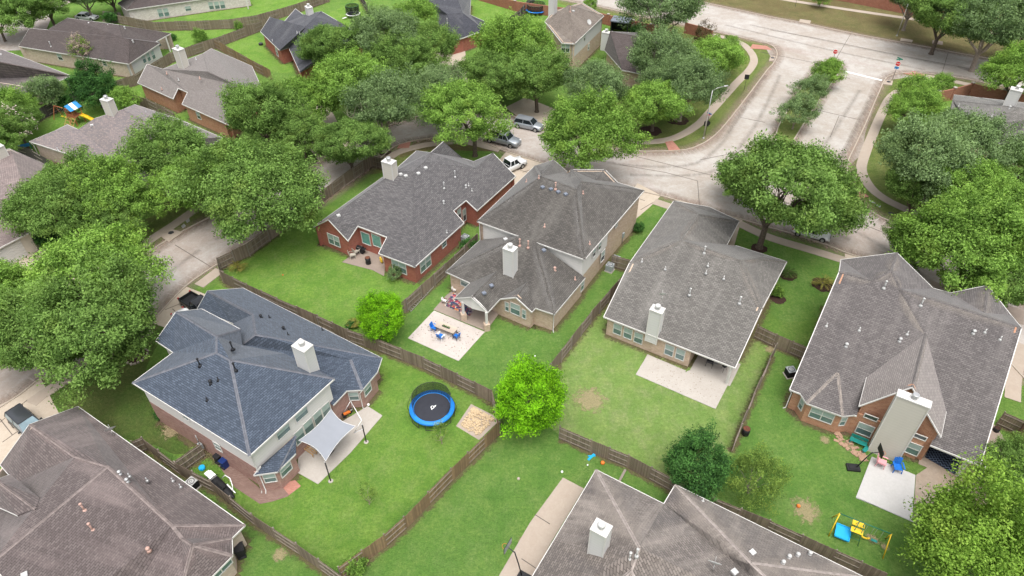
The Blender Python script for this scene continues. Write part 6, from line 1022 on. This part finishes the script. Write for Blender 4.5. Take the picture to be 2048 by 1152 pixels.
chair(869, 660, -.5, 'blue_plastic', 'blue round backed chair at the upper end of the patio table', grp='blue patio chairs', frame='blue_plastic'); chair(882, 678, 1.0, 'blue_plastic', 'white framed blue lounge chair in front of the patio table', grp='blue patio chairs', s=1.1); chair(913, 677, 2.5, 'blue_plastic', 'blue chair with dark legs at the lower end of the patio table', grp='blue patio chairs', frame='dark_metal')
c = G(893, 664, .05); o = thing('patio_table', 'long wooden table with a dark centrepiece between the blue chairs', 'table', c, math.atan2(G(915, 672).y-G(872, 655).y, G(915, 672).x-G(872, 655).x)); m = MB(); [m.box((0, (i-2)*.2, .75), (2.5, .19, .05), 0, .3+.1*i) for i in range(5)]; m.build('tabletop', 'table_wood', o)
for sx in (-1, 1):
    for sy in (-1, 1): MB().bar((sx*1.05, sy*.35, .73), (sx*1.15, sy*.4, 0), .07).build('leg', 'dark_metal', o)
r_ = thing('centrepiece', 'dark planter centrepiece on the long patio table', 'planter', Vector(c)+Vector((0, 0, .78)), o.rotation_euler.z); m = MB(); [m.box((random.Random(i).uniform(-.45, .45), random.Random(i+9).uniform(-.09, .09), .06), (.09, .09, .12), i) for i in range(18)]; m.build('pebbles', 'leaf_grey', r_); MB().box((0, 0, .01), (1.0, .24, .04)).build('tray', 'dark_metal', r_)
chair(1792, 940, -1.75, 'blue_plastic', 'blue slatted chair on the white patio by the chimney', .08, frame='blue_plastic', s=1.25, grp='patio chairs below the chimney'); chair(1760, 930, -.6, 'pink_plastic', 'faded pink chair beside the basketball hoop', .08, frame='pink_plastic', s=1.25, grp='patio chairs below the chimney')
def hoop(base, top, face, lab, rz, weight=True):
    b = G(*base); h = hgt(b, *top) if isinstance(top, tuple) else top; o = thing('basketball_hoop', lab, 'basketball hoop', b, rz, 'portable basketball hoops'); MB().box((-.55, 0, .12), (1.15, .75, .22)).box((-.55, 0, .25), (.8, .5, .06)).build('base', 'black', o)
    MB().tube([(-.3, 0, .2), (0, 0, h*.55), (.35, 0, h)], .05, 8).build('pole', 'black', o); MB().bar((.3, 0, h-.1), (.9, 0, h+.15), .06).build('arm', 'dark_metal', o); bb = MB(); bb.box((.95, 0, h+.35), (.03, 1.16, .74)).build('backboard', 'pane' if face else 'black', o)
    f = MB(); [f.bar((.97, y0, h+.35-.37), (.97, y0, h+.35+.37), .04) for y0 in (-.58, .58)]; [f.bar((.97, -.58, z), (.97, .58, z), .04) for z in (h-.02, h+.72)]; f.build('backboard_frame', 'black', o); MB().tube([(.98+.24+.23*math.cos(a*.52), .23*math.sin(a*.52), h+.1) for a in range(13)], .015, 5).build('rim', 'orange_plastic', o)
hoop((1718, 938), 2.6, False, 'black portable basketball hoop lying over the patio beside the pink chair', R(-8)); hoop((1037, 1150), (1042, 1108), True, 'portable basketball hoop with clear backboard on the long slab', R(150))
def barrel(x, y, r, h, mat, lab, name='barrel', top='rust', cat='barrel', z=0): o = thing(name, lab, cat, G(x, y, z)); MB().lathe((0, 0, 0), [(r*.94, 0), (r, .04), (r, h*.33), (r*1.03, h*.35), (r, h*.37), (r, h*.66), (r*1.03, h*.68), (r, h*.7), (r, h)], 18).build('drum', mat, o); MB().lathe((0, 0, h), [(r*.95, 0), (r*.9, .02)], 18).build('lid', top, o); return o
barrel(737, 527, .33, .95, 'black', 'black drum with a rusty top on the red brick house patio', z=.05)
def grill(x, y, rz, lab, mat='black', z=.06, side='dark_metal'):
    o = thing('grill', lab, 'grill', G(x, y, z), rz); MB().box((0, 0, .45), (1.0, .5, .7)).build('cabinet', mat, o); m = MB(); [m.face([(-.42, -.24+.48*(1-math.cos(a0))/2, .82+.22*math.sin(a0)), (.42, -.24+.48*(1-math.cos(a0))/2, .82+.22*math.sin(a0)), (.42, -.24+.48*(1-math.cos(a1))/2, .82+.22*math.sin(a1)), (-.42, -.24+.48*(1-math.cos(a1))/2, .82+.22*math.sin(a1))]) for a0, a1 in ((i*math.pi/8, (i+1)*math.pi/8) for i in range(8))]; m.box((0, 0, .81), (.9, .5, .04)); m.build('hood', mat, o)
    for s_ in (-1, 1): MB().box((s_*.66, 0, .8), (.36, .45, .04)).build('side_shelf', side, o); 
    MB().bar((-.3, -.28, .95), (.3, -.28, .95), .03).build('handle', 'steel', o); return o
grill(722, 505, -.5, 'black grill under a dark cover by the green patio windows', side='black')
def kettle(x, y, lab):
    o = thing('kettle_grill', lab, 'grill', G(x, y, .07)); MB().lathe((0, 0, .75), [(.03, -.22), (.2, -.16), (.29, 0), (.28, .02), (.2, .15), (.03, .2)], 16).build('bowl', 'black', o)
    for k in range(3): MB().bar((.15*math.cos(k*2.1), .15*math.sin(k*2.1), .6), (.35*math.cos(k*2.1), .35*math.sin(k*2.1), 0), .03).build('leg', 'dark_metal', o)
    MB().bar((-.06, 0, .97), (.06, 0, .97), .03).build('handle', 'steel', o)
kettle(1447, 741, 'round black kettle grill on the covered corner of the long patio')
o = thing('grill_cart', 'small dark grill with side shelf on the covered patio corner', 'grill', G(1418, 732, .07), -.5); MB().box((0, 0, .75), (.7, .45, .25)).build('firebox', 'dark_metal', o); MB().box((.6, 0, .72), (.4, .4, .04)).build('side_shelf', 'steel_dull', o); [MB().bar((sx*.3, sy*.2, .65), (sx*.35, sy*.22, 0), .04).build('leg', 'dark_metal', o) for sx in (-1, 1) for sy in (-1, 1)]
# stacked beige patio furniture in the red brick nook
for i, (x, y, rz) in enumerate(((706, 515, .3), (713, 508, .8), (720, 500, .2))): chair(x, y, rz, 'beige_plastic', ('front', 'middle', 'rear')[i]+' beige folded garden chair in the cluster against the red brick wall', .05, grp='beige garden chairs on the red brick patio', s=1.15, frame='beige_plastic')
o = thing('yellow_float', 'yellow round plastic toy leaning at the red brick corner', 'toy', G(763, 525, .06), .5); MB().tube([(0, math.cos(a*.5236)*.32, .42+math.sin(a*.5236)*.32) for a in range(13)], .1, 10).build('ring', 'yellow_plastic', o)
def ac(x, y, rz, lab, body='ac_grey', top='ac_grey'):
    o = thing('air_conditioner', lab, 'air conditioner', G(x, y), rz, 'outdoor air conditioner units'); MB().box((0, 0, .05), (1.0, 1.0, .1)).build('plinth', 'slab_pale', o); b = MB(); b.box((0, 0, .52), (.80, .80, .82)); [b.box((0, 0, .2+.055*i), (.83, .83, .02)) for i in range(13)]; b.build('casing', body, o)
    MB().box((0, 0, .95), (.86, .86, .06)).build('top_panel', top, o); MB().lathe((0, 0, .975), [(.34, 0), (.34, .02), (.28, .025), (.28, .004), (.05, .004)], 20).build('fan_ring', 'black', o); MB().lathe((0, 0, .985), [(.13, 0), (.12, .05), (.02, .06)], 14).build('fan_hub', 'steel_dull', o)
ac(1219, 541, R(58), 'nearer of the two grey air conditioners beside the two storey house'); ac(1231, 527, R(58), 'farther of the two grey air conditioners beside the two storey house'); ac(1578, 751, R(10), 'dark sided air conditioner beside the gabled house', 'black'); ac(388, 975, R(-32), 'air conditioner with pale top beside the maroon roof and the fence', 'black', 'pipe_white'); ac(931, 484, R(55), 'pale air conditioner between the red brick house and the fence')
barrel(1490, 868, .36, .85, 'black', 'dark round planter by the thin fence between the tan and gabled houses', top='rust', name='planter', cat='planter'); barrel(1991, 862, .28, .5, 'black', 'small black pot in the bed right of the gabled house', top='mulch', name='planter', cat='planter'); barrel(522, 90, .42, .4, 'black', 'black round fire pit on the bright lawn beside the slate house', top='dark_metal', name='fire_pit', cat='fire pit')
def bin_(x, y, rz, mat, lab, s=1.0): o = thing('wheelie_bin', lab, 'bin', G(x, y), rz, None, (s, s, s)); MB().box((0, 0, .5), (.62, .7, .95)).build('body', mat, o); MB().box((0, 0, 1.0), (.68, .78, .07)).build('lid', mat, o); MB().tube([(-.3, -.38, .1), (.3, -.38, .1)], .1, 10).build('axle', 'rubber', o); MB().bar((-.3, -.42, .95), (.3, -.42, .95), .04).build('handle', 'black', o)
bin_(452, 932, R(-32), 'bin_blue', 'blue bin beside the brick wall of the blue roofed house', .95); bin_(441, 922, R(-32), 'black', 'black bin beside the blue bin', .95); bin_(484, 1108, .4, 'black', 'black covered box on the lawn beside the maroon house bay', 1.1)
# rugs
def rug(name, s, mat, lab, z=.09): P = GP(s, z); o = None; m = MB(); m.poly(P, nrm=Vector((0, 0, 1))); [m.face([(a.x, a.y, z-.02), (b.x, b.y, z-.02), (b.x, b.y, z), (a.x, a.y, z)]) for a, b in zip(P, P[1:]+P[:1])]; tag(m.build(name, mat), lab, 'rug')
rug('rug', '887 610 907 585 960 603 940 632', 'rug_floral', 'multicoloured floral rug under the porch of the two storey house'); rug('rug', '1850 914 1862 888 1925 915 1910 949', 'rug_maze', 'black rug with a pale maze pattern on the covered patio')
chair(889, 605, -.4, 'sign_white', 'white topped stool at the outer corner of the floral rug', .1, 'stool', s=.7, frame='rust'); chair(909, 583, -.4, 'sign_white', 'white topped stool at the inner corner of the floral rug', .1, 'stool', s=.7, frame='rust')
# teal garden bench, low stone wall
o = thing('garden_bench', 'teal wooden bench against the orange brick wall', 'bench', G(1714, 889), R(-32)); m = MB(); [m.box((0, -.18+.13*i, .45), (1.5, .11, .04)) for i in range(4)]; m.build('seat', 'teal_paint', o); m = MB(); [m.box((0, .3, .6+.13*i), (1.5, .03, .11)) for i in range(3)]; m.build('backrest', 'teal_paint', o); [MB().bar((s_*.65, y_, .45), (s_*.7, y_*1.1, 0), .07).build('leg', 'teal_paint', o) for s_ in (-1, 1) for y_ in (-.2, .3)]
o = thing('garden_bench', 'small teal stool below the teal bench', 'stool', G(1729, 903), R(40)); MB().box((0, 0, .4), (.8, .35, .05)).build('seat', 'teal_paint', o); [MB().bar((s_*.33, 0, .4), (s_*.4, 0, 0), .07).build('leg', 'teal_paint', o) for s_ in (-1, 1)]
rnd = random.Random(4)
m = MB()
for k in range(60):
    x = 1668+rnd.random()*66; y = 868+(x-1668)*.75+rnd.uniform(-8, 10); p = G(x, y, .05); m.box(p, (rnd.uniform(.15, .5), rnd.uniform(.12, .35), rnd.uniform(.06, .16)), rnd.uniform(0, 3), rnd.random())
tag(m.build('rock_edging', 'stone_brown'), 'loose brown flat rocks along the bed under the teal bench', 'rocks', kind='stuff')
m = MB(); P = GP('912 852 942 808 1002 838 958 880', .05); m.poly(P, nrm=Vector((0, 0, 1))); tag(m.build('gravel_bed', 'walk'), kind='structure')
m = MB()
for k in range(520):
    u, v = rnd.random(), rnd.random(); u = .12+.76*u; v = .1+.8*v; p = P[0].lerp(P[1], v).lerp(P[3].lerp(P[2], v), u); s_ = rnd.uniform(.06, .20)*(1.5 if v > .8 else 1); p.z = .07+rnd.random()*.06; m.box(p, (s_, s_*rnd.uniform(.6, 1), s_*.6), rnd.uniform(0, 3), rnd.random())
tag(m.build('gravel', 'gravel'), 'heap of tan gravel and stones on a slab beside the trampoline', 'gravel', kind='stuff')
# metal swing set, playset
A, B = G(1680, 1027, 2.2), G(1783, 1068, 2.2); c = (A+B)/2; L = (B-A).length; o = thing('swing_set', 'yellow legged metal swing set with blue platform on the right lawn', 'swing set', (c.x, c.y, 0), math.atan2((B-A).y, (B-A).x)); MB().tube([(-L/2, 0, 2.2), (L/2, 0, 2.2)], .045, 8).build('top_bar', 'green_paint', o)
for s_ in (-1, 1):
    for y_ in (-1, 1): MB().tube([(s_*L/2, 0, 2.2), (s_*L/2+s_*.15, y_*1.0, 0)], .05, 8).build('leg', 'yellow_plastic', o)
def swing(x, mat, parent, shape): 
    s_ = MB(); (s_.box((x, 0, .5), (.5, .22, .05)) if shape else s_.tube([(x+.3*math.cos(a*.4), 0, .55-.2*math.sin(a*.4)) for a in range(9)], .08, 7)); q = s_.build('swing_seat', mat, parent); r = MB(); [r.tube([(x+d, 0, .5), (x+d, 0, 2.2)], .012, 4) for d in (-.24, .24)]; r.build('chain', 'steel_dull', q)
swing(L*.12, 'yellow_plastic', o, False); swing(L*.30, 'teal_paint', o, True)
MB().box((-L*.30, -.35, .35), (1.15, 1.3, .06)).box((-L*.30, .3, .40), (1.15, .06, .16)).box((-L*.30, -1.0, .40), (1.15, .06, .16)).box((-L*.30-.57, -.35, .40), (.06, 1.3, .16)).box((-L*.30+.57, -.35, .40), (.06, 1.3, .16)).build('toddler_platform', 'sky_plastic', o); g_ = MB(); [g_.tube([(-L*.06+dx, dy, 0), (-L*.06+dx*.5, 0, 2.1)], .03, 6) for dx in (-.4, .4) for dy in (-.8, .8)]; [g_.bar((-L*.06-.35, -.6+.2*i*0+.3*i, .5+.35*i), (-L*.06+.35, -.6+.3*i, .5+.35*i), .03) for i in range(3)]; g_.build('climbing_frame', 'green_paint', o)
MB().box((-L*.08, .35, 1.35), (.95, .5, .05)).box((-L*.08, -.25, 1.2), (.95, .5, .05)).build('glider_seat', 'yellow_plastic', o)
o = thing('playset', 'orange cedar playset with blue and white awning, ladders and yellow slide', 'playset', G(157, 246), R(-25)); m = MB()
for sx in (-.8, .8):
    for sy in (-.8, .8): m.bar((sx, sy, 0), (sx, sy, 2.8), .12)
m.box((0, 0, 1.45), (1.7, 1.7, .08)); [m.box((0, -.8, 1.6+.12*i), (1.6, .04, .1)) for i in range(4)]; [m.box((-.8, 0, 1.6+.12*i), (.04, 1.6, .1)) for i in range(4)]; m.bar((-.8, .8, 0), (-2.0, 0, 2.1), .12).bar((-.8, -.8, 0), (-.8, 0, 2.2), .12); m.build('tower', 'cedar', o)
aw = MB()
for i, (y0, y1, mt2) in enumerate(((-1.1, -.35, 0), (-.35, .35, 1), (.35, 1.1, 0))):
    q = MB(); [q.face([(x0, y0, z0), (x0, y1, z0), (x1, y1, z1), (x1, y0, z1)]) for x0, z0, x1, z1 in ((-1.05, 2.7, 0, 3.5), (0, 3.5, 1.05, 2.7))]; q.build('awning', 'tarp_white' if mt2 else 'tarp_blue', o)
MB().tube([(-.9, 0, 2.2), (-4.6, 0, 2.2)], .07, 7).build('swing_beam', 'cedar', o); [MB().bar((-4.5, 0, 2.2), (-4.7, y_, 0), .1).build('beam_leg', 'cedar', o) for y_ in (-.9, .9)]
for x_ in (-1.7, -2.6, -3.5): swing(x_, 'yellow_plastic', o, True)
s_ = MB(); pts = [(.85, .4, 1.5), (1.5, .7, 1.15), (2.3, 1.0, .6), (3.0, 1.3, .22), (3.5, 1.5, .2)]; [s_.face([Vector(a)+Vector((.12, -.28, 0)), Vector(b)+Vector((.12, -.28, 0)), Vector(b)+Vector((-.12, .28, 0)), Vector(a)+Vector((-.12, .28, 0))]) for a, b in zip(pts, pts[1:])]; [s_.bar(Vector(a)+Vector((.12*k, -.28*k, .08)), Vector(b)+Vector((.12*k, -.28*k, .08)), .06, .2) for a, b in zip(pts, pts[1:]) for k in (-1, 1)]; s_.build('slide', 'yellow_plastic', o)
for x_, w_ in ((-.3, 1.0), (.85, .7)):
    l_ = MB(); [l_.bar((x_+d, -.9, 1.5), (x_+d, -2.2, 0), .06) for d in (-w_/2, w_/2)]; [l_.bar((x_-w_/2, -.9-1.3*t, 1.5-1.5*t), (x_+w_/2, -.9-1.3*t, 1.5-1.5*t), .06) for t in (.1, .35, .6, .85)]; l_.build('ladder', 'pine', o)
m = MB()
for k in range(150):
    p = G(820, 676).lerp(G(868, 624), rnd.random()).lerp(G(915, 718).lerp(G(966, 664), rnd.random()), rnd.random()); p.z = .06; a = rnd.uniform(0, 6.28); q = rnd.uniform(.03, .08); m.face([p+Vector((math.cos(a+t)*q, math.sin(a+t)*q, rnd.uniform(0, .015))) for t in (0, 1.8, 3.1, 4.9)], rnd.random())
for k in range(120):
    p = G(1290, 745).lerp(G(1440, 810), rnd.random())+Vector((rnd.uniform(-1, 1), rnd.uniform(-1, 3.5), 0)); p.z = .07; a = rnd.uniform(0, 6.28); q = rnd.uniform(.03, .06); m.face([p+Vector((math.cos(a+t)*q, math.sin(a+t)*q, rnd.uniform(0, .01))) for t in (0, 1.8, 3.1, 4.9)], rnd.random())
tag(m.build('leaf_litter', 'fence_wood'), 'dry brown leaves scattered over the patio slabs', 'leaf litter', kind='stuff')
# dish antennas resting on roofs
def dish(p, az, lab, r=.42): 
    o = thing('satellite_dish', lab, 'satellite dish', p, az, 'satellite dishes'); MB().tube([(0, 0, 0), (0, 0, .5), (.12, 0, .62)], .03, 6).build('mast', 'steel_dull', o); q = Matrix.Translation((.15, 0, .75)) @ Matrix.Rotation(R(55), 4, 'Y'); m = MB(); 
    for k in range(18):
        for a, b in ((0, .5), (.5, 1)): P = [Vector((math.cos(t)*r*s_, math.sin(t)*r*s_, .12*s_*s_)) for t, s_ in ((k*.349, a), (k*.349, b), ((k+1)*.349, b), ((k+1)*.349, a))]; m.face([q @ p_ for p_ in P], smooth=True)
    m.build('reflector', 'pipe_white', o); MB().tube([(.15, 0, .4), q @ Vector((0, 0, .55))], .02, 5).build('feed_arm', 'steel_dull', o)
dish(on_plane(228, 872, HP['maroon_roof_house'][1]['b'], HP['maroon_roof_house'][1]['a'], .5), 2.2, 'white satellite dish on the eave of the maroon roof', .5); dish(G(1425, 1142, 5.6), 1.2, 'pale satellite dish on the bottom edge roof', .5); dish(G(1324, 603, 7.0), 1.5, 'satellite antenna behind the white chimney of the tan house', .4); dish(G(1176, 52, 7.0), -.8, 'round satellite dish on the corner two storey house roof', .5)
# pavilion
b = G(1240, 66); o = thing('pavilion', 'dark garden pavilion with flat black roof beside the brick boundary wall', 'pavilion', b, R(-20)); MB().box((0, 0, 2.75), (3.8, 3.2, .2)).build('roof', 'vent_blue', o); [MB().box((sx*1.7, sy*1.4, 1.35), (.18, .18, 2.7)).build('post', 'black', o) for sx in (-1, 1) for sy in (-1, 1)]; MB().box((0, 1.4, 1.3), (3.3, .06, 2.5)).box((-1.7, 0, 1.3), (.06, 2.7, 2.5)).build('curtain', 'black', o)
# motor trike and clutter by the blue roofed house
o = thing('scooter', 'white and black sports machine with a curved white hoop beside the fence', 'vehicle', G(443, 975), R(-38)); 
h_ = MB(); pr = [(-1.9, .12, .35), (-1.5, .32, .6), (-1.0, .42, .72), (-.4, .45, .62), (.3, .42, .5), (1.0, .36, .42), (1.7, .2, .35), (2.0, .06, .3)]
for (xa, wa, za), (xb_, wb, zb) in zip(pr, pr[1:]):
    A_ = [(xa, -wa, .2), (xa, -wa*.8, za), (xa, wa*.8, za), (xa, wa, .2)]; B_ = [(xb_, -wb, .2), (xb_, -wb*.8, zb), (xb_, wb*.8, zb), (xb_, wb, .2)]; [h_.face([A_[i], B_[i], B_[i+1], A_[i+1]], smooth=True) for i in range(3)]
h_.build('hull', 'black', o); MB().tube([(-.4, .5, .5), (-.1, .75, .95), (.6, .8, 1.05), (1.2, .55, .8), (1.5, .3, .45)], .045, 7).build('hoop', 'white_plastic', o); MB().box((-1.25, 0, .78), (.8, .6, .22)).box((-1.75, .0, .62), (.5, .5, .12)).build('cowl', 'white_plastic', o); MB().box((.2, 0, .62), (1.1, .32, .18)).build('seat', 'rubber', o); MB().tube([(-.7, -.45, .95), (-.75, 0, 1.05), (-.7, .45, .95)], .03, 6).build('handlebar', 'black', o); [MB().bar((.5, y_, .5), (1.8, y_*.8, .42), .1, .06).build('side_rail', 'white_plastic', o) for y_ in (-.4, .4)]
barrel(405, 938, .28, .3, 'sky_plastic', 'small light blue bucket by the wooden gate', top='sky_plastic', name='bucket', cat='bucket')
o = thing('utility_meter', 'grey utility meter box on the brick wall of the blue roofed house', 'meter', G(401, 892, 1.2), R(-32)); MB().box((0, 0, 0), (.45, .28, .7)).build('box', 'ac_grey', o); MB().tube([(0, 0, .3), (0, 0, 1.6)], .05, 6).build('conduit', 'steel_dull', o)
o = thing('utility_meter', 'grey utility meter on the brick side of the two storey house', 'meter', G(1246, 470, 1.4), R(58)); MB().box((0, 0, 0), (.45, .28, .7)).build('box', 'ac_grey', o); MB().tube([(0, 0, -.3), (0, 0, -1.3)], .05, 6).build('conduit', 'steel_dull', o)
def ball(x, y, r, mat, lab): o = thing('ball', lab, 'ball', G(x, y)); MB().lathe((0, 0, r), [(r*math.cos(a*math.pi/10-math.pi/2)+1e-3, r*math.sin(a*math.pi/10-math.pi/2)) for a in range(11)], 14).build('shell', mat, o)
ball(1205, 928, .20, 'orange_plastic', 'orange ball on the bottom lawn near the fence'); ball(1037, 959, .14, 'stone', 'brownish ball on the bottom lawn'); ball(1124, 945, .12, 'sign_white', 'white ball near the corner of the bottom house'); ball(1175, 931, .08, 'sign_white', 'small white ball near the blue toy'); ball(737, 811, .14, 'sign_white', 'white football on the lawn by the bay window'); ball(1070, 713, .08, 'sign_white', 'tiny white ball on the lawn of the two storey house'); ball(1596, 1014, .17, 'orange_plastic', 'orange ball at the edge of the bare soil patch'); ball(1547, 690, .2, 'sign_white', 'white ball sitting near the fence junction'); ball(566, 551, .1, 'orange_plastic', 'tiny orange ball on the red brick house lawn')
o = thing('toy_glider', 'flat blue plastic toy lying on the bottom lawn', 'toy', G(1183, 914), .9); MB().bar((-.5, .05, .05), (.5, -.05, .05), .22, .05).bar((-.15, .3, .06), (.3, -.25, .06), .12, .04).build('wing', 'sky_plastic', o)
o = thing('ladder', 'grey ladder lying along the fence of the two storey house', 'ladder', G(842, 598), math.atan2(G(870, 566).y-G(822, 618).y, G(870, 566).x-G(822, 618).x)); m = MB(); [m.box((0, s_*.22, .12), (5.0, .05, .08)) for s_ in (-1, 1)]; m.build('side_rails', 'steel', o); m = MB(); [m.box((-2.3+.35*i, 0, .12), (.04, .42, .04)) for i in range(14)]; m.build('rungs', 'steel', o)
o = thing('plank', 'weathered board on the grass behind the bottom house', 'plank', G(1244, 953), R(60)); MB().box((0, 0, .06), (1.6, .22, .08)).build('board', 'fence_rail', o)
o = thing('play_table', 'teal framed small garden frame behind the pink-brown roof', 'frame', G(52, 302), .6); MB().tube([(-.9, -.6, 0), (-.9, -.6, 1.1), (.9, -.6, 1.1), (.9, -.6, 0)], .05, 6).tube([(-.9, .6, 0), (-.9, .6, .9), (.9, .6, .9), (.9, .6, 0)], .05, 6).build('frame_tube', 'teal_paint', o); MB().box((0, 0, .9), (1.7, 1.1, .04)).build('panel', 'tarp_blue', o)
o = thing('wooden_chair_frame', 'low wooden bench frame at the edge of the patio beside the bay window', 'bench', G(621, 905, .06), R(-35)); m = MB(); [m.box((0, -.2+.2*i, .4), (1.4, .08, .05)) for i in range(3)]; m.build('seat', 'pine', o); [MB().bar((sx*.6, sy*.22, .4), (sx*.6, sy*.22, 0), .06).build('leg', 'pine', o) for sx in (-1, 1) for sy in (-1, 1)]
grill(658, 908, R(60), 'long grey covered grill under the near corner of the shade sail', 'dark_metal')
o = thing('tricycle', 'small orange and black ride-on toy by the bay window wall', 'toy', G(695, 830, .06), .6); MB().box((0, 0, .35), (.7, .25, .16)).build('body', 'orange_plastic', o); [MB().tube([(x_, y_-.03, .18), (x_, y_+.03, .18)], .18, 10).build('wheel', 'rubber', o) for x_, y_ in ((-.35, -.2), (-.35, .2), (.4, 0))]; MB().tube([(.35, 0, .3), (.25, 0, .65), (.25, .2, .7)], .03, 5).build('handlebar', 'black', o)
chair(302, 60-0, 0, 'grey_plastic', 'dark cluster chair on the porch of the white brick house', .05, s=.01) if False else None
o = thing('patio_umbrella', 'folded grey patio umbrella on the dark brown house porch', 'umbrella', G(322, 103), 0); MB().tube([(0, 0, 0), (0, 0, 2.5)], .03, 6).build('pole', 'white_plastic', o); MB().lathe((0, 0, 1.2), [(.5, 0), (.35, .5), (.05, 1.3)], 10).build('canopy', 'sail', o)
o = thing('garden_cart', 'wheelbarrow leaning among the shrubs right of the patio', 'wheelbarrow', G(1978, 976), R(60)); MB().box((0, 0, .45), (.9, .6, .06)).box((.45, 0, .6), (.05, .6, .3)).box((-.45, 0, .6), (.05, .6, .3)).build('tray', 'black', o); [MB().bar((-.4, s_*.25, .4), (1.3, s_*.32, .55), .05).build('handle', 'fence_rail', o) for s_ in (-1, 1)]; MB().tube([(-.6, -.05, .2), (-.6, .05, .2)], .2, 12).build('wheel', 'rubber', o)
